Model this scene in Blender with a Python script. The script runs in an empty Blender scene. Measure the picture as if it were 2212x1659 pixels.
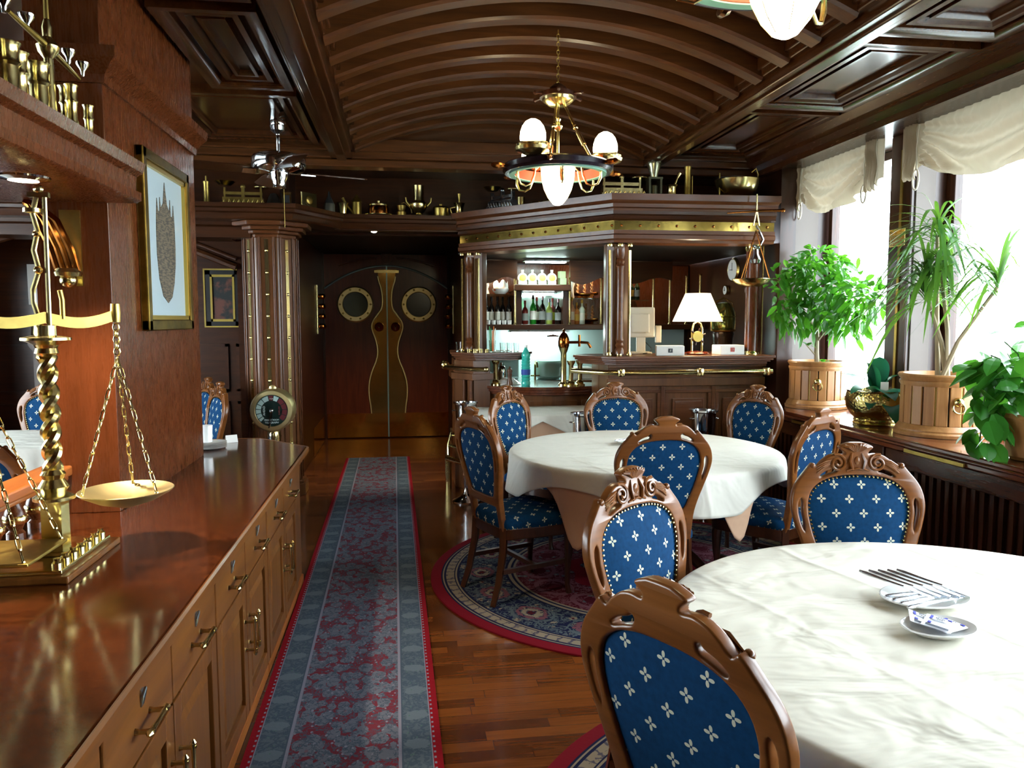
import bpy, bmesh, math, random
from mathutils import Matrix, Vector
R = random.Random(7)
PI = math.pi
sc = bpy.context.scene
COL = sc.collection

# ------------------------------------------------------------------ helpers
def rad(a): return a * PI / 180
def T(x=0, y=0, z=0): return Matrix.Translation((x, y, z))
def RZ(a): return Matrix.Rotation(a, 4, 'Z')
def RX(a): return Matrix.Rotation(a, 4, 'X')
def RY(a): return Matrix.Rotation(a, 4, 'Y')
def SC(x, y, z): return Matrix.Diagonal((x, y, z, 1))

class MB:
    """collects boxes, lathes, tubes and mouldings into one mesh"""
    def __init__(s): s.v = []; s.f = []; s.m = Matrix.Identity(4); s.uv = None
    def add(s, vs, fs):
        b = len(s.v)
        s.v += [tuple(s.m @ Vector(p)) for p in vs]
        s.f += [tuple(i + b for i in f) for f in fs]
        return s
    def box(s, x0, x1, y0, y1, z0, z1):
        return s.add([(x0,y0,z0),(x1,y0,z0),(x1,y1,z0),(x0,y1,z0),(x0,y0,z1),(x1,y0,z1),(x1,y1,z1),(x0,y1,z1)],
                     [(3,2,1,0),(4,5,6,7),(0,1,5,4),(1,2,6,5),(2,3,7,6),(3,0,4,7)])
    def prism(s, poly, z0, z1):
        a = sum(poly[i][0]*poly[(i+1)%len(poly)][1]-poly[(i+1)%len(poly)][0]*poly[i][1] for i in range(len(poly)))
        if a < 0: poly = poly[::-1]
        n = len(poly)
        return s.add([(x,y,z0) for x,y in poly] + [(x,y,z1) for x,y in poly],
                     [tuple(range(n-1,-1,-1)), tuple(range(n,2*n))] + [(i,(i+1)%n,n+(i+1)%n,n+i) for i in range(n)])
    def lathe(s, prof, n=24, c=(0,0,0), a0=0, a1=2*PI, cap=True):
        full = abs(a1-a0-2*PI) < 1e-6
        m = n if full else n + 1
        vs, fs, rows = [], [], []
        for r, z in prof:
            if r < 1e-6: rows.append([len(vs)]*m); vs.append((c[0],c[1],c[2]+z))
            else:
                rows.append(list(range(len(vs), len(vs)+m)))
                for i in range(m):
                    a = a0 + (a1-a0)*i/n
                    vs.append((c[0]+r*math.cos(a), c[1]+r*math.sin(a), c[2]+z))
        for k in range(len(rows)-1):
            A, B = rows[k], rows[k+1]
            for i in range(n):
                j = (i+1) % m
                q = [A[i],A[j],B[j],B[i]]
                q = [q[t] for t in range(4) if q[t] != q[t-1]]
                if len(q) > 2: fs.append(tuple(q))
        if full and cap:
            if prof[0][0] > 1e-6: fs.append(tuple(rows[0][::-1]))
            if prof[-1][0] > 1e-6: fs.append(tuple(rows[-1]))
        return s.add(vs, fs)
    def ring(s, prof, n=32, c=(0,0,0)):
        """closed profile revolved (torus like)"""
        vs, fs = [], []; k = len(prof)
        for i in range(n):
            a = 2*PI*i/n
            for r, z in prof: vs.append((c[0]+r*math.cos(a), c[1]+r*math.sin(a), c[2]+z))
        for i in range(n):
            for j in range(k):
                fs.append((i*k+j, ((i+1)%n)*k+j, ((i+1)%n)*k+(j+1)%k, i*k+(j+1)%k))
        return s.add(vs, fs)
    def tube(s, pts, r=.01, n=8, closed=False, cap=True):
        P = [Vector(p) for p in pts]; N = len(P)
        rr = r if isinstance(r, (list,tuple)) else [r]*N
        vs, fs = [], []; up = None
        for i in range(N):
            if closed: t = P[(i+1)%N]-P[i-1]
            else: t = P[min(i+1,N-1)]-P[max(i-1,0)]
            t.normalize()
            if up is None:
                up = Vector((0,0,1)) if abs(t.z) < .9 else Vector((1,0,0))
            up = (up - t*up.dot(t))
            if up.length < 1e-5: up = t.orthogonal()
            up.normalize(); sd = t.cross(up)
            for k in range(n):
                a = 2*PI*k/n
                vs.append(P[i] + (up*math.cos(a)+sd*math.sin(a))*rr[i])
        for i in range(N if closed else N-1):
            j = (i+1) % N
            for k in range(n): fs.append((i*n+k, i*n+(k+1)%n, j*n+(k+1)%n, j*n+k))
        if cap and not closed:
            fs.append(tuple(range(n))[::-1]); fs.append(tuple(range((N-1)*n, N*n)))
        return s.add(vs, fs)
    def sphere(s, c=(0,0,0), r=.1, n=12, k=8, sx=1, sy=1, sz=1):
        old = s.m; s.m = s.m @ T(*c) @ SC(sx,sy,sz)
        s.lathe([(r*math.sin(PI*i/k), -r*math.cos(PI*i/k)) for i in range(k+1)], n)
        s.m = old; return s
    def cyl(s, p0, p1, r, n=12):
        return s.tube([p0, p1], r, n)
    def sweep(s, prof, path, closed=False):
        """moulding: prof (out,z) closed loop swept along an xy path, outward = right of travel"""
        N = len(path); k = len(prof); vs, fs = [], []
        P = [Vector((p[0],p[1])) for p in path]
        for i in range(N):
            d0 = (P[i]-P[i-1]).normalized() if (i > 0 or closed) else None
            d1 = (P[(i+1)%N]-P[i]).normalized() if (i < N-1 or closed) else None
            n0 = Vector((d0.y,-d0.x)) if d0 else None
            n1 = Vector((d1.y,-d1.x)) if d1 else None
            if n0 is None: m = n1
            elif n1 is None: m = n0
            else:
                m = (n0+n1); m.normalize(); m = m/max(.3, m.dot(n0))
            for o, z in prof: vs.append((P[i].x+m.x*o, P[i].y+m.y*o, z))
        for i in range(N if closed else N-1):
            j = (i+1) % N
            for a in range(k): fs.append((i*k+a, j*k+a, j*k+(a+1)%k, i*k+(a+1)%k))
        if not closed:
            fs.append(tuple(range(k))); fs.append(tuple(range((N-1)*k, N*k))[::-1])
        return s.add(vs, fs)
    def grid(s, fn, nu, nv, cu=False, thick=0):
        vs = [fn(i/(nu if cu else nu), j/nv) for i in range(nu if cu else nu+1) for j in range(nv+1)]
        w = nv+1; M = nu if cu else nu+1
        fs = []
        for i in range(nu):
            a = i; b = (i+1) % M
            for j in range(nv): fs.append((a*w+j, b*w+j, b*w+j+1, a*w+j+1))
        return s.add(vs, fs)

def fixn(me):
    bm = bmesh.new(); bm.from_mesh(me)
    bmesh.ops.recalc_face_normals(bm, faces=bm.faces[:]); bm.to_mesh(me); bm.free()

def obj(name, mb, mat, parent=None, smooth=35, bev=0, loc=None, rz=0, kind=None, solid=0, flipfix=True, sub=0):
    if isinstance(mb, MB):
        me = bpy.data.meshes.new(name); me.from_pydata(mb.v, [], mb.f); me.update()
        if flipfix: fixn(me)
    else: me = mb
    if mat is not None: me.materials.append(mat)
    o = bpy.data.objects.new(name, me); COL.objects.link(o)
    if smooth:
        me.shade_smooth() if hasattr(me,'shade_smooth') else None
        if smooth < 180: me.set_sharp_from_angle(angle=rad(smooth))
    if solid:
        m = o.modifiers.new('solid','SOLIDIFY'); m.thickness = solid; m.offset = 0
    if bev:
        m = o.modifiers.new('bev','BEVEL'); m.width = bev; m.segments = 2; m.limit_method = 'ANGLE'; m.angle_limit = rad(40)
    if sub:
        m = o.modifiers.new('sub','SUBSURF'); m.levels = sub; m.render_levels = sub
    if parent is not None: o.parent = parent
    if loc is not None: o.location = loc
    if rz: o.rotation_euler.z = rz
    if kind: o['kind'] = kind
    return o

def tag(o, label, cat, group=None):
    o['label'] = label; o['category'] = cat
    if group: o['group'] = group
    return o
def thing(name, label, cat, loc=(0,0,0), rz=0, group=None):
    o = bpy.data.objects.new(name, None); COL.objects.link(o)
    o.location = loc; o.rotation_euler.z = rz; o.empty_display_size = .1
    return tag(o, label, cat, group)
def struct(name, mb, mat, parent=None, **k):
    o = obj(name, mb, mat, parent, **k)
    if parent is None: o['kind'] = 'structure'
    return o
def dup(root, loc, rz=0, label=None, group=None, scale=None):
    r = root.copy(); COL.objects.link(r); r.location = loc; r.rotation_euler.z = rz
    if label: r['label'] = label
    if group: r['group'] = group
    if scale: r.scale = (scale,)*3
    for ch in list(root.children):
        c = ch.copy(); COL.objects.link(c); c.parent = r
        for g in list(ch.children):
            d = g.copy(); COL.objects.link(d); d.parent = c
    return r
def quick(name, label, cat, loc, parts, rz=0, group=None):
    """thing made of several parts [(part name, MB, material)], or a single mesh when only one"""
    if len(parts) == 1:
        o = obj(name, parts[0][1], parts[0][2], loc=loc, rz=rz); return tag(o, label, cat, group)
    t = thing(name, label, cat, loc, rz, group)
    for p in parts: obj(p[0], p[1], p[2], t)
    return t

# ------------------------------------------------------------------ shader node expressions
def lin(h):
    h = h.lstrip('#'); c = [int(h[i:i+2],16)/255 for i in (0,2,4)]
    return tuple((x/12.92 if x <= .04045 else ((x+.055)/1.055)**2.4) for x in c) + (1,)
class S:
    def __init__(s, nt, k): s.nt = nt; s.k = k
    def _m(s, op, *a, clamp=False):
        n = s.nt.nodes.new('ShaderNodeMath'); n.operation = op; n.use_clamp = clamp
        for i, x in enumerate((s,)+a):
            if isinstance(x, S): s.nt.links.new(x.k, n.inputs[i])
            else: n.inputs[i].default_value = x
        return S(s.nt, n.outputs[0])
    def __add__(s,o): return s._m('ADD',o)
    def __sub__(s,o): return s._m('SUBTRACT',o)
    def __mul__(s,o): return s._m('MULTIPLY',o)
    def __truediv__(s,o): return s._m('DIVIDE',o)
    def rsub(s,o): return (s*-1)+o
    def gt(s,o): return s._m('GREATER_THAN',o)
    def lt(s,o): return s._m('LESS_THAN',o)
    def abs(s): return s._m('ABSOLUTE')
    def frac(s): return s._m('FRACT')
    def floor(s): return s._m('FLOOR')
    def sin(s): return s._m('SINE')
    def cos(s): return s._m('COSINE')
    def sqrt(s): return s._m('SQRT')
    def pw(s,o): return s._m('POWER',o)
    def mx(s,o): return s._m('MAXIMUM',o)
    def mn(s,o): return s._m('MINIMUM',o)
    def at2(s,o): return s._m('ARCTAN2',o)
    def sst(s,a,b):
        n = s.nt.nodes.new('ShaderNodeMapRange'); n.interpolation_type = 'SMOOTHSTEP'
        s.nt.links.new(s.k, n.inputs['Value']); n.inputs['From Min'].default_value = a; n.inputs['From Max'].default_value = b
        return S(s.nt, n.outputs['Result'])
class Mat:
    def __init__(s, name, rough=.5, metal=0, base=(.5,.5,.5,1), spec=.5, coat=0, coat_rough=.1):
        s.m = bpy.data.materials.new(name); s.m.use_nodes = True; s.nt = s.m.node_tree
        s.b = s.nt.nodes['Principled BSDF']
        s.set('Roughness', rough); s.set('Metallic', metal); s.set('Base Color', base); s.set('Specular IOR Level', spec)
        if coat: s.set('Coat Weight', coat); s.set('Coat Roughness', coat_rough)
    def set(s, k, v):
        if isinstance(v, S): s.nt.links.new(v.k, s.b.inputs[k])
        else: s.b.inputs[k].default_value = v
    def coord(s, kind='Object', scale=(1,1,1)):
        n = s.nt.nodes.new('ShaderNodeTexCoord'); m = s.nt.nodes.new('ShaderNodeMapping')
        s.nt.links.new(n.outputs[kind], m.inputs['Vector']); m.inputs['Scale'].default_value = scale
        return m.outputs[0]
    def xyz(s, vec):
        n = s.nt.nodes.new('ShaderNodeSeparateXYZ'); s.nt.links.new(vec, n.inputs[0])
        return [S(s.nt, n.outputs[i]) for i in range(3)]
    def vec(s, x, y, z=0):
        n = s.nt.nodes.new('ShaderNodeCombineXYZ')
        for i, q in enumerate((x,y,z)):
            if isinstance(q,S): s.nt.links.new(q.k, n.inputs[i])
            else: n.inputs[i].default_value = q
        return n.outputs[0]
    def noise(s, vec, scale=5, detail=4, rough=.6, dist=0):
        n = s.nt.nodes.new('ShaderNodeTexNoise'); s.nt.links.new(vec, n.inputs['Vector'])
        n.inputs['Scale'].default_value = scale; n.inputs['Detail'].default_value = detail
        n.inputs['Roughness'].default_value = rough; n.inputs['Distortion'].default_value = dist
        return S(s.nt, n.outputs['Fac'] if 'Fac' in n.outputs else n.outputs[0])
    def voro(s, vec, scale=5, out='Distance', feat='F1'):
        n = s.nt.nodes.new('ShaderNodeTexVoronoi'); n.feature = feat
        s.nt.links.new(vec, n.inputs['Vector']); n.inputs['Scale'].default_value = scale
        return S(s.nt, n.outputs[out])
    def white(s, vec):
        n = s.nt.nodes.new('ShaderNodeTexWhiteNoise'); s.nt.links.new(vec, n.inputs['Vector'])
        return S(s.nt, n.outputs['Value'])
    def mix(s, f, a, b):
        n = s.nt.nodes.new('ShaderNodeMix'); n.data_type = 'RGBA'
        for i, q in ((0,f),(6,a),(7,b)):
            if isinstance(q,S): s.nt.links.new(q.k, n.inputs[i])
            else: n.inputs[i].default_value = q
        return S(s.nt, n.outputs[2])
    def bump(s, h, strength=.2, dist=.01):
        n = s.nt.nodes.new('ShaderNodeBump'); s.nt.links.new(h.k, n.inputs['Height'])
        n.inputs['Strength'].default_value = strength; n.inputs['Distance'].default_value = dist
        s.nt.links.new(n.outputs[0], s.b.inputs['Normal'])

def plain(name, hexc, rough=.5, metal=0, spec=.5, coat=0, var=0, vs=8):
    M = Mat(name, rough, metal, lin(hexc), spec, coat)
    if var:
        n = M.noise(M.coord(), vs, 3)
        c = lin(hexc); d = tuple(x*(1-var) for x in c[:3])+(1,); e = tuple(min(1,x*(1+var)) for x in c[:3])+(1,)
        M.set('Base Color', M.mix(n, d, e))
    return M.m
def wood(name, c1, c2, rough=.3, axis='z', scale=1, coat=.12, burl=0, spec=.4):
    M = Mat(name, rough, 0, spec=spec, coat=coat, coat_rough=.12)
    st = {'x':(1.2,14,14),'y':(14,1.2,14),'z':(14,14,1.2)}[axis] if not burl else (6,6,6)
    v = M.coord('Object', tuple(k*scale for k in st))
    n = M.noise(v, 1.6 if not burl else 3.2, 8, .62, .6 if not burl else 1.6)
    f = M.noise(v, 9, 3, .6)
    t = (n*.85+f*.15).sst(.25,.8) if not burl else (n*.8+f*.25).sst(.32,.72)
    M.set('Base Color', M.mix(t, lin(c1), lin(c2)))
    M.set('Roughness', f*.05+(rough-.02))
    return M.m
def metal(name, hexc, rough=.15, var=.0):
    M = Mat(name, rough, 1, lin(hexc))
    n = M.noise(M.coord(), 25, 2)
    M.set('Roughness', n*.12+max(.02, rough-.05))
    if var:
        q = M.noise(M.coord(), 9, 4)
        c = lin(hexc); M.set('Base Color', M.mix(q.sst(.35,.7), tuple(x*(1-var) for x in c[:3])+(1,), c))
    return M.m
def glow(name, col, strength, base='#ffffff'):
    M = Mat(name, .4, 0, lin(base)); M.set('Emission Color', col+(1,) if len(col)==3 else col); M.set('Emission Strength', strength)
    return M.m
def glass(name, hexc='#ffffff', rough=.02):
    M = Mat(name, rough, 0, lin(hexc)); M.set('Transmission Weight', 1.0); M.set('IOR', 1.45); return M.m
def pane(name, tint=(1,1,1,1)):
    m = bpy.data.materials.new(name); m.use_nodes = True; nt = m.node_tree; nt.nodes.clear()
    o = nt.nodes.new('ShaderNodeOutputMaterial'); x = nt.nodes.new('ShaderNodeMixShader')
    t = nt.nodes.new('ShaderNodeBsdfTransparent'); g = nt.nodes.new('ShaderNodeBsdfGlossy'); f = nt.nodes.new('ShaderNodeLayerWeight'); pw = nt.nodes.new('ShaderNodeMath'); pw.operation = 'POWER'; pw.inputs[1].default_value = 5
    t.inputs[0].default_value = tint; g.inputs['Roughness'].default_value = .02; f.inputs[0].default_value = .5
    nt.links.new(f.outputs['Facing'], pw.inputs[0]); nt.links.new(pw.outputs[0], x.inputs[0]); nt.links.new(t.outputs[0], x.inputs[1]); nt.links.new(g.outputs[0], x.inputs[2]); nt.links.new(x.outputs[0], o.inputs[0])
    return m

# ------------------------------------------------------------------ materials
W_DARK  = wood('mahogany_dark', '#241007', '#41200f', .3, 'z')
W_DARKX = wood('mahogany_dark_x', '#2e1609', '#4c2912', .3, 'x')
W_DARKY = wood('mahogany_dark_y', '#2c1408', '#4a2611', .26, 'y')
W_CEIL  = wood('mahogany_ceiling', '#33190a', '#4f2b12', .24, 'y', coat=.3)
W_CEILX = wood('mahogany_ceiling_x', '#3d1f0c', '#5f3718', .3, 'x')
W_PIL   = wood('mahogany_pillar', '#4f260e', '#633117', .27, 'z')
W_MID   = wood('walnut_mid', '#513017', '#74492a', .3, 'z', .6)
W_MIDX  = wood('walnut_mid_x', '#4c2812', '#6c3f22', .28, 'x', .6)
W_CAB   = wood('cabinet_cherry', '#57300f', '#7d4c1c', .34, 'z', .7)
W_CABY  = wood('cabinet_cherry_y', '#57300f', '#7d4c1c', .34, 'y', .7)
W_TOP   = wood('burl_counter', '#2c1308', '#5c2c11', .12, 'y', 1.5, coat=.6, burl=1)
W_CHAIR = wood('chair_walnut', '#5e3312', '#8a5425', .3, 'x', .5, coat=.2)
W_LEG   = wood('chair_leg_walnut', '#2b1409', '#4a2612', .28, 'z', coat=.4)
W_OAK   = wood('planter_oak', '#936439', '#b88653', .38, 'z')
W_SILL  = wood('sill_mahogany', '#4a2114', '#6d3a22', .12, 'y', coat=.6)
W_DOOR  = wood('door_mahogany', '#4a1c0d', '#6b2f18', .3, 'z')
W_ORNG  = wood('rail_cherry', '#8a4a20', '#ab6a34', .3, 'y')
BRASS   = metal('polished_brass', '#d9c88c', .2)
BRASSD  = metal('aged_brass', '#c2a95c', .36, .25)
BRASSB  = metal('band_brass', '#a8924c', .14, .3)
BRASSP  = metal('satin_brass', '#e0cf98', .42)
STEELS  = metal('satin_steel', '#c6dadd', .34)
BRONZE  = metal('bronze', '#a8662c', .16, .3)
STEEL   = metal('polished_steel', '#d6dadd', .08)
STEELB  = metal('brushed_steel', '#aeb8bc', .28)
SILVER  = metal('cutlery_steel', '#dfe4ea', .24)
COPPER  = metal('copper', '#c4713f', .14)
BLACK   = plain('black_paint', '#14100e', .4)
DARKG   = plain('dark_grey', '#25282a', .4)
WHITE   = plain('white_china', '#f2f3f0', .12, coat=.4)
PAPER   = plain('white_paper', '#e9e9e4', .7)
REDP    = plain('red_paint', '#b33a22', .45)
GREENP  = plain('verdigris_paint', '#6fa08c', .5)
GLASS   = glass('clear_glass')
GLASSG  = glass('pale_green_glass', '#d7f5e6')
PANE    = pane('window_pane', (.96,.99,.98,1))
GLOBE   = glow('lit_opal_glass', (1,.87,.56), 25)
SPOT    = glow('lit_downlight', (1,.86,.62), 25)
TUBE    = glow('lit_fluorescent', (.78,1,.95), 80)
SHADE   = glow('lit_lampshade', (1,.82,.5), 3.2, '#f4e3c0')
LEAF    = None
# ------------------------------------------------------------------ patterned materials
def make_fabric():
    M = Mat('blue_floral_upholstery', .85, 0, spec=.2)
    x, y, _ = M.xyz(M.coord('UV'))
    def flower(ox, oy):
        px = ((x+ox)/.105).frac() * .105 - .0525
        py = ((y+oy)/.107).frac() * .107 - .0535
        r2 = px*px+py*py
        r = r2.sqrt() + 1e-5
        c2 = ((px*px-py*py)/(r2+1e-7)).abs()
        lim = c2.pw(1.3)*.0158+.0005
        core = (r.gt(.003))*(c2.gt(.12))
        return r.lt(lim)*core
    f = flower(5.0, 5.0).mx(flower(5.0525, 5.0535))
    n = M.noise(M.coord('UV'), 60, 2)
    base = M.mix(n, lin('#06294a'), lin('#0a406a'))
    M.set('Base Color', M.mix(f, base, lin('#c6c8b2')))
    M.set('Specular IOR Level', .12)
    return M.m
FABRIC = make_fabric()

def make_cloth(name, c1, c2, crease=True, seed=0.0):
    M = Mat(name, .75, 0, spec=.25)
    v = M.coord(); x, y, z = M.xyz(v)
    n = M.noise(v, 2.2, 3, .5)
    M.set('Base Color', M.mix(n, lin(c1), lin(c2)))
    def gl(q, w): return ((q/w)*(q/w)*-1)._m('EXPONENT')
    w = M.noise(M.coord('Object', (1.2, 2.6, 1)), 2.6, 3, .5, .5)*.9+M.noise(M.coord('Object', (1,1,1)), 6, 2, .5, 1.0)*.16
    if crease:
        a = x*.97+y*.24; b = x*-.24+y*.97
        wob = (n-.5)*.09
        for q, o, k in ((a,.0,.2),(a,.44,.14),(a,-.44,.2),(b,.0,.16),(b,.42,.12),(b,-.42,.2)):
            w = w + gl(q+wob+(o+seed), .015)*k*n*.65
    M.bump(w, .8, .045)
    return M.m
CLOTH  = make_cloth('ivory_tablecloth', '#dcd8c8', '#e6e2d3')
CLOTH2 = make_cloth('white_tablecloth', '#dad8cb', '#e4e2d6', True, .13)
PEACH  = make_cloth('peach_undercloth', '#c9a183', '#d8b497', False)
CURT   = None
def make_curtain():
    m = bpy.data.materials.new('beige_curtain'); m.use_nodes = True; nt = m.node_tree
    b = nt.nodes['Principled BSDF']; b.inputs['Base Color'].default_value = lin('#b0a088'); b.inputs['Roughness'].default_value = .9
    tr = nt.nodes.new('ShaderNodeBsdfTranslucent'); tr.inputs[0].default_value = lin('#e2d6bb')
    mx = nt.nodes.new('ShaderNodeMixShader'); mx.inputs[0].default_value = .10
    nt.links.new(b.outputs[0], mx.inputs[1]); nt.links.new(tr.outputs[0], mx.inputs[2]); nt.links.new(mx.outputs[0], nt.nodes['Material Output'].inputs[0])
    return m
CURT = make_curtain()
def make_leaf(name, c1, c2, tl, f=.35):
    m = bpy.data.materials.new(name); m.use_nodes = True; nt = m.node_tree
    b = nt.nodes['Principled BSDF']; b.inputs['Roughness'].default_value = .32
    n = nt.nodes.new('ShaderNodeTexNoise'); n.inputs['Scale'].default_value = 9
    t = nt.nodes.new('ShaderNodeTexCoord'); nt.links.new(t.outputs['Object'], n.inputs['Vector'])
    mc = nt.nodes.new('ShaderNodeMix'); mc.data_type = 'RGBA'; nt.links.new(n.outputs[0], mc.inputs[0])
    mc.inputs[6].default_value = lin(c1); mc.inputs[7].default_value = lin(c2); nt.links.new(mc.outputs[2], b.inputs['Base Color'])
    tr = nt.nodes.new('ShaderNodeBsdfTranslucent'); tr.inputs[0].default_value = lin(tl)
    mx = nt.nodes.new('ShaderNodeMixShader'); mx.inputs[0].default_value = f
    nt.links.new(b.outputs[0], mx.inputs[1]); nt.links.new(tr.outputs[0], mx.inputs[2]); nt.links.new(mx.outputs[0], nt.nodes['Material Output'].inputs[0])
    return m
LEAF_A = make_leaf('bright_green_leaf', '#1d5a17', '#377f22', '#6fbf2e', .28)
LEAF_B = make_leaf('strap_leaf', '#21501f', '#376b30', '#7fb33a', .25)
LEAF_C = make_leaf('dark_orchid_leaf', '#14483a', '#1f6248', '#2f8a4a', .15)
LEAF_D = make_leaf('climber_leaf', '#245f1f', '#3d8a2b', '#62ab30', .2)

def make_floor():
    M = Mat('parquet_floor', .2, 0, coat=.35, coat_rough=.08)
    v = M.coord(); x, y, z = M.xyz(v)
    row = (y/.066).floor()
    off = M.white(M.vec(row, 3.1))
    xx = x/.52+off*7
    ix = xx.floor()
    rnd = M.white(M.vec(ix, row))
    g = M.noise(M.coord('Object', (1.6, 22, 1)), 3, 6, .6, .3)
    c = M.mix((rnd*.45+g*.75).sst(.15,1.0), lin('#43200e'), lin('#7c451e'))
    e = (((y/.066).frac()-.5).abs().gt(.482)).mx((xx.frac()-.5).abs().gt(.497))
    M.set('Base Color', M.mix(e*.55, c, lin('#2a1208')))
    M.set('Roughness', g*.12+.12)
    return M.m
FLOOR = make_floor()

def make_round_rug():
    M = Mat('round_persian_rug', .95, 0, spec=.1)
    v = M.coord(); x, y, z = M.xyz(v)
    r = (x*x+y*y).sqrt(); th = y.at2(x)
    n1 = M.noise(v, 26, 3, .6, .8); n2 = M.noise(v, 55, 2)
    d = M.voro(v, 13)
    scroll = ((n1-.5).abs()).lt(.045)
    fl = d.lt(.22)
    navy = lin('#191e3c'); cream = lin('#857c6c'); wine = lin('#4a1420'); red = lin('#6e1220'); pink = lin('#6d4550'); slate = lin('#4f5b62')
    def rose(rc, k, size):
        a = ((th*(k/(2*PI))+20.25).frac()-.5)
        px = a*(2*PI*rc/k); py = r-rc
        q = (px*px*.6+py*py).sqrt()
        return q/size
    q1 = rose(1.01, 17, .115); q2 = rose(.65, 13, .11)
    fld = M.mix(scroll, navy, slate); fld = M.mix(d.lt(.3)*n2.gt(.5), fld, cream); fld = M.mix(d.lt(.11), fld, wine)
    qn = q1+(n1-.5)*.55; fld = M.mix(qn.lt(.92)*qn.gt(.8), fld, slate); fld = M.mix(qn.lt(.66)*qn.gt(.48), fld, pink); fld = M.mix(qn.lt(.4)*qn.gt(.22), fld, cream); fld = M.mix(qn.lt(.16), fld, wine)
    inn = M.mix(scroll, wine, pink); inn = M.mix(d.lt(.24), inn, slate); inn = M.mix(d.lt(.1), inn, cream)
    inn = M.mix(q2.lt(1)*q2.gt(.75), inn, pink); inn = M.mix(q2.lt(.4), inn, wine)
    ctr = M.mix(scroll, navy, cream); ctr = M.mix(fl, ctr, slate)
    ptl = (th*8).cos()*.05
    c = M.mix((r+ptl).gt(.34), ctr, red)
    c = M.mix((r+ptl*.6).gt(.46), c, inn)
    c = M.mix(r.gt(.80), c, cream); c = M.mix(r.gt(.815), c, navy); c = M.mix(r.gt(.83), c, cream); c = M.mix(r.gt(.85), c, navy)
    c = M.mix(r.gt(.865), c, fld)
    c = M.mix(r.gt(1.155), c, navy); c = M.mix(r.gt(1.168), c, cream); c = M.mix(r.gt(1.178), c, navy)
    band = M.mix(((th*58).sin()*.25+n1-.5).abs().lt(.09), cream, lin('#4f4c58'))
    c = M.mix(r.gt(1.185), c, band); c = M.mix(r.gt(1.235), c, navy); c = M.mix(r.gt(1.248), c, cream); c = M.mix(r.gt(1.256), c, navy)
    c = M.mix(r.gt(1.266), c, red)
    M.set('Base Color', c); M.bump(n2, .3, .004)
    return M.m
def make_runner():
    M = Mat('runner_carpet', .95, 0, spec=.1)
    v = M.coord(); x, y, z = M.xyz(v); ax = x.abs()
    n = M.noise(v, 30, 3, .65, .6); n2 = M.noise(v, 70, 2)
    vs = M.coord('Object', (1, .75, 1))
    d = M.voro(vs, 19); d2 = M.voro(vs, 40)
    red = lin('#6a2c38'); blue = lin('#525f6a'); slate = lin('#606673'); navy = lin('#42505f'); edge = lin('#7e101c'); pale = lin('#7c7c8c')
    f = M.mix((d+n*.45).lt(.80), red, slate)
    f = M.mix(d.lt(.14), f, lin('#6d5864'))
    f = M.mix((d2.lt(.22))*(d.gt(.34)), f, pale)
    f = M.mix((n-.5).abs().lt(.03), f, navy)
    py = ((y/.21).frac()-.5)
    q = ((ax-.272)*(ax-.272)*90+py*py*7)
    bd = M.mix((n-.5).abs().lt(.06), blue, navy); bd = M.mix((q+n*.5).lt(.45), bd, lin('#5c6974'))
    bd = M.mix(d2.lt(.14), bd, lin('#506a66'))
    c = M.mix(ax.gt(.2), f, pale); c = M.mix(ax.gt(.212), c, navy); c = M.mix(ax.gt(.218), c, bd); c = M.mix(ax.gt(.322), c, pale)
    c = M.mix(ax.gt(.326), c, edge)
    c = M.mix((ax-.333).abs().lt(.004)*((y/.035).frac().lt(.35)), c, pale)
    M.set('Base Color', c); M.bump(n2, .3, .004)
    return M.m
RUG = make_round_rug(); RUNNER = make_runner()
PLASTER = plain('pale_plaster', '#6b635f', .8)
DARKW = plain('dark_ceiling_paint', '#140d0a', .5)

# ------------------------------------------------------------------ camera
F, CX, CY, HC = 1650.0, 1106.0, 829.5, 1.6
yv = Vector(((870-CX)/F, (690-CY)/F, 1)).normalized()
up = Vector((-.013, -1, 0)); up = (up - yv*up.dot(yv)).normalized()
xv = yv.cross(up)
rows = [Vector((xv[i], yv[i], up[i])) for i in range(3)]      # camera right, down, forward in world
cam = bpy.data.cameras.new('camera'); co = bpy.data.objects.new('camera', cam); COL.objects.link(co)
mw = Matrix.Identity(4)
for i in range(3):
    mw[i][0] = rows[0][i]; mw[i][1] = -rows[1][i]; mw[i][2] = -rows[2][i]
mw[2][3] = HC
co.matrix_world = mw
cam.sensor_width = 36; cam.lens = F/2212*36; cam.clip_start = .05; cam.clip_end = 100
sc.camera = co

# ------------------------------------------------------------------ room shell
struct('floor', MB().box(-5.2,3.9,-3.2,10.9,-.1,0), FLOOR, smooth=0)
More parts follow.
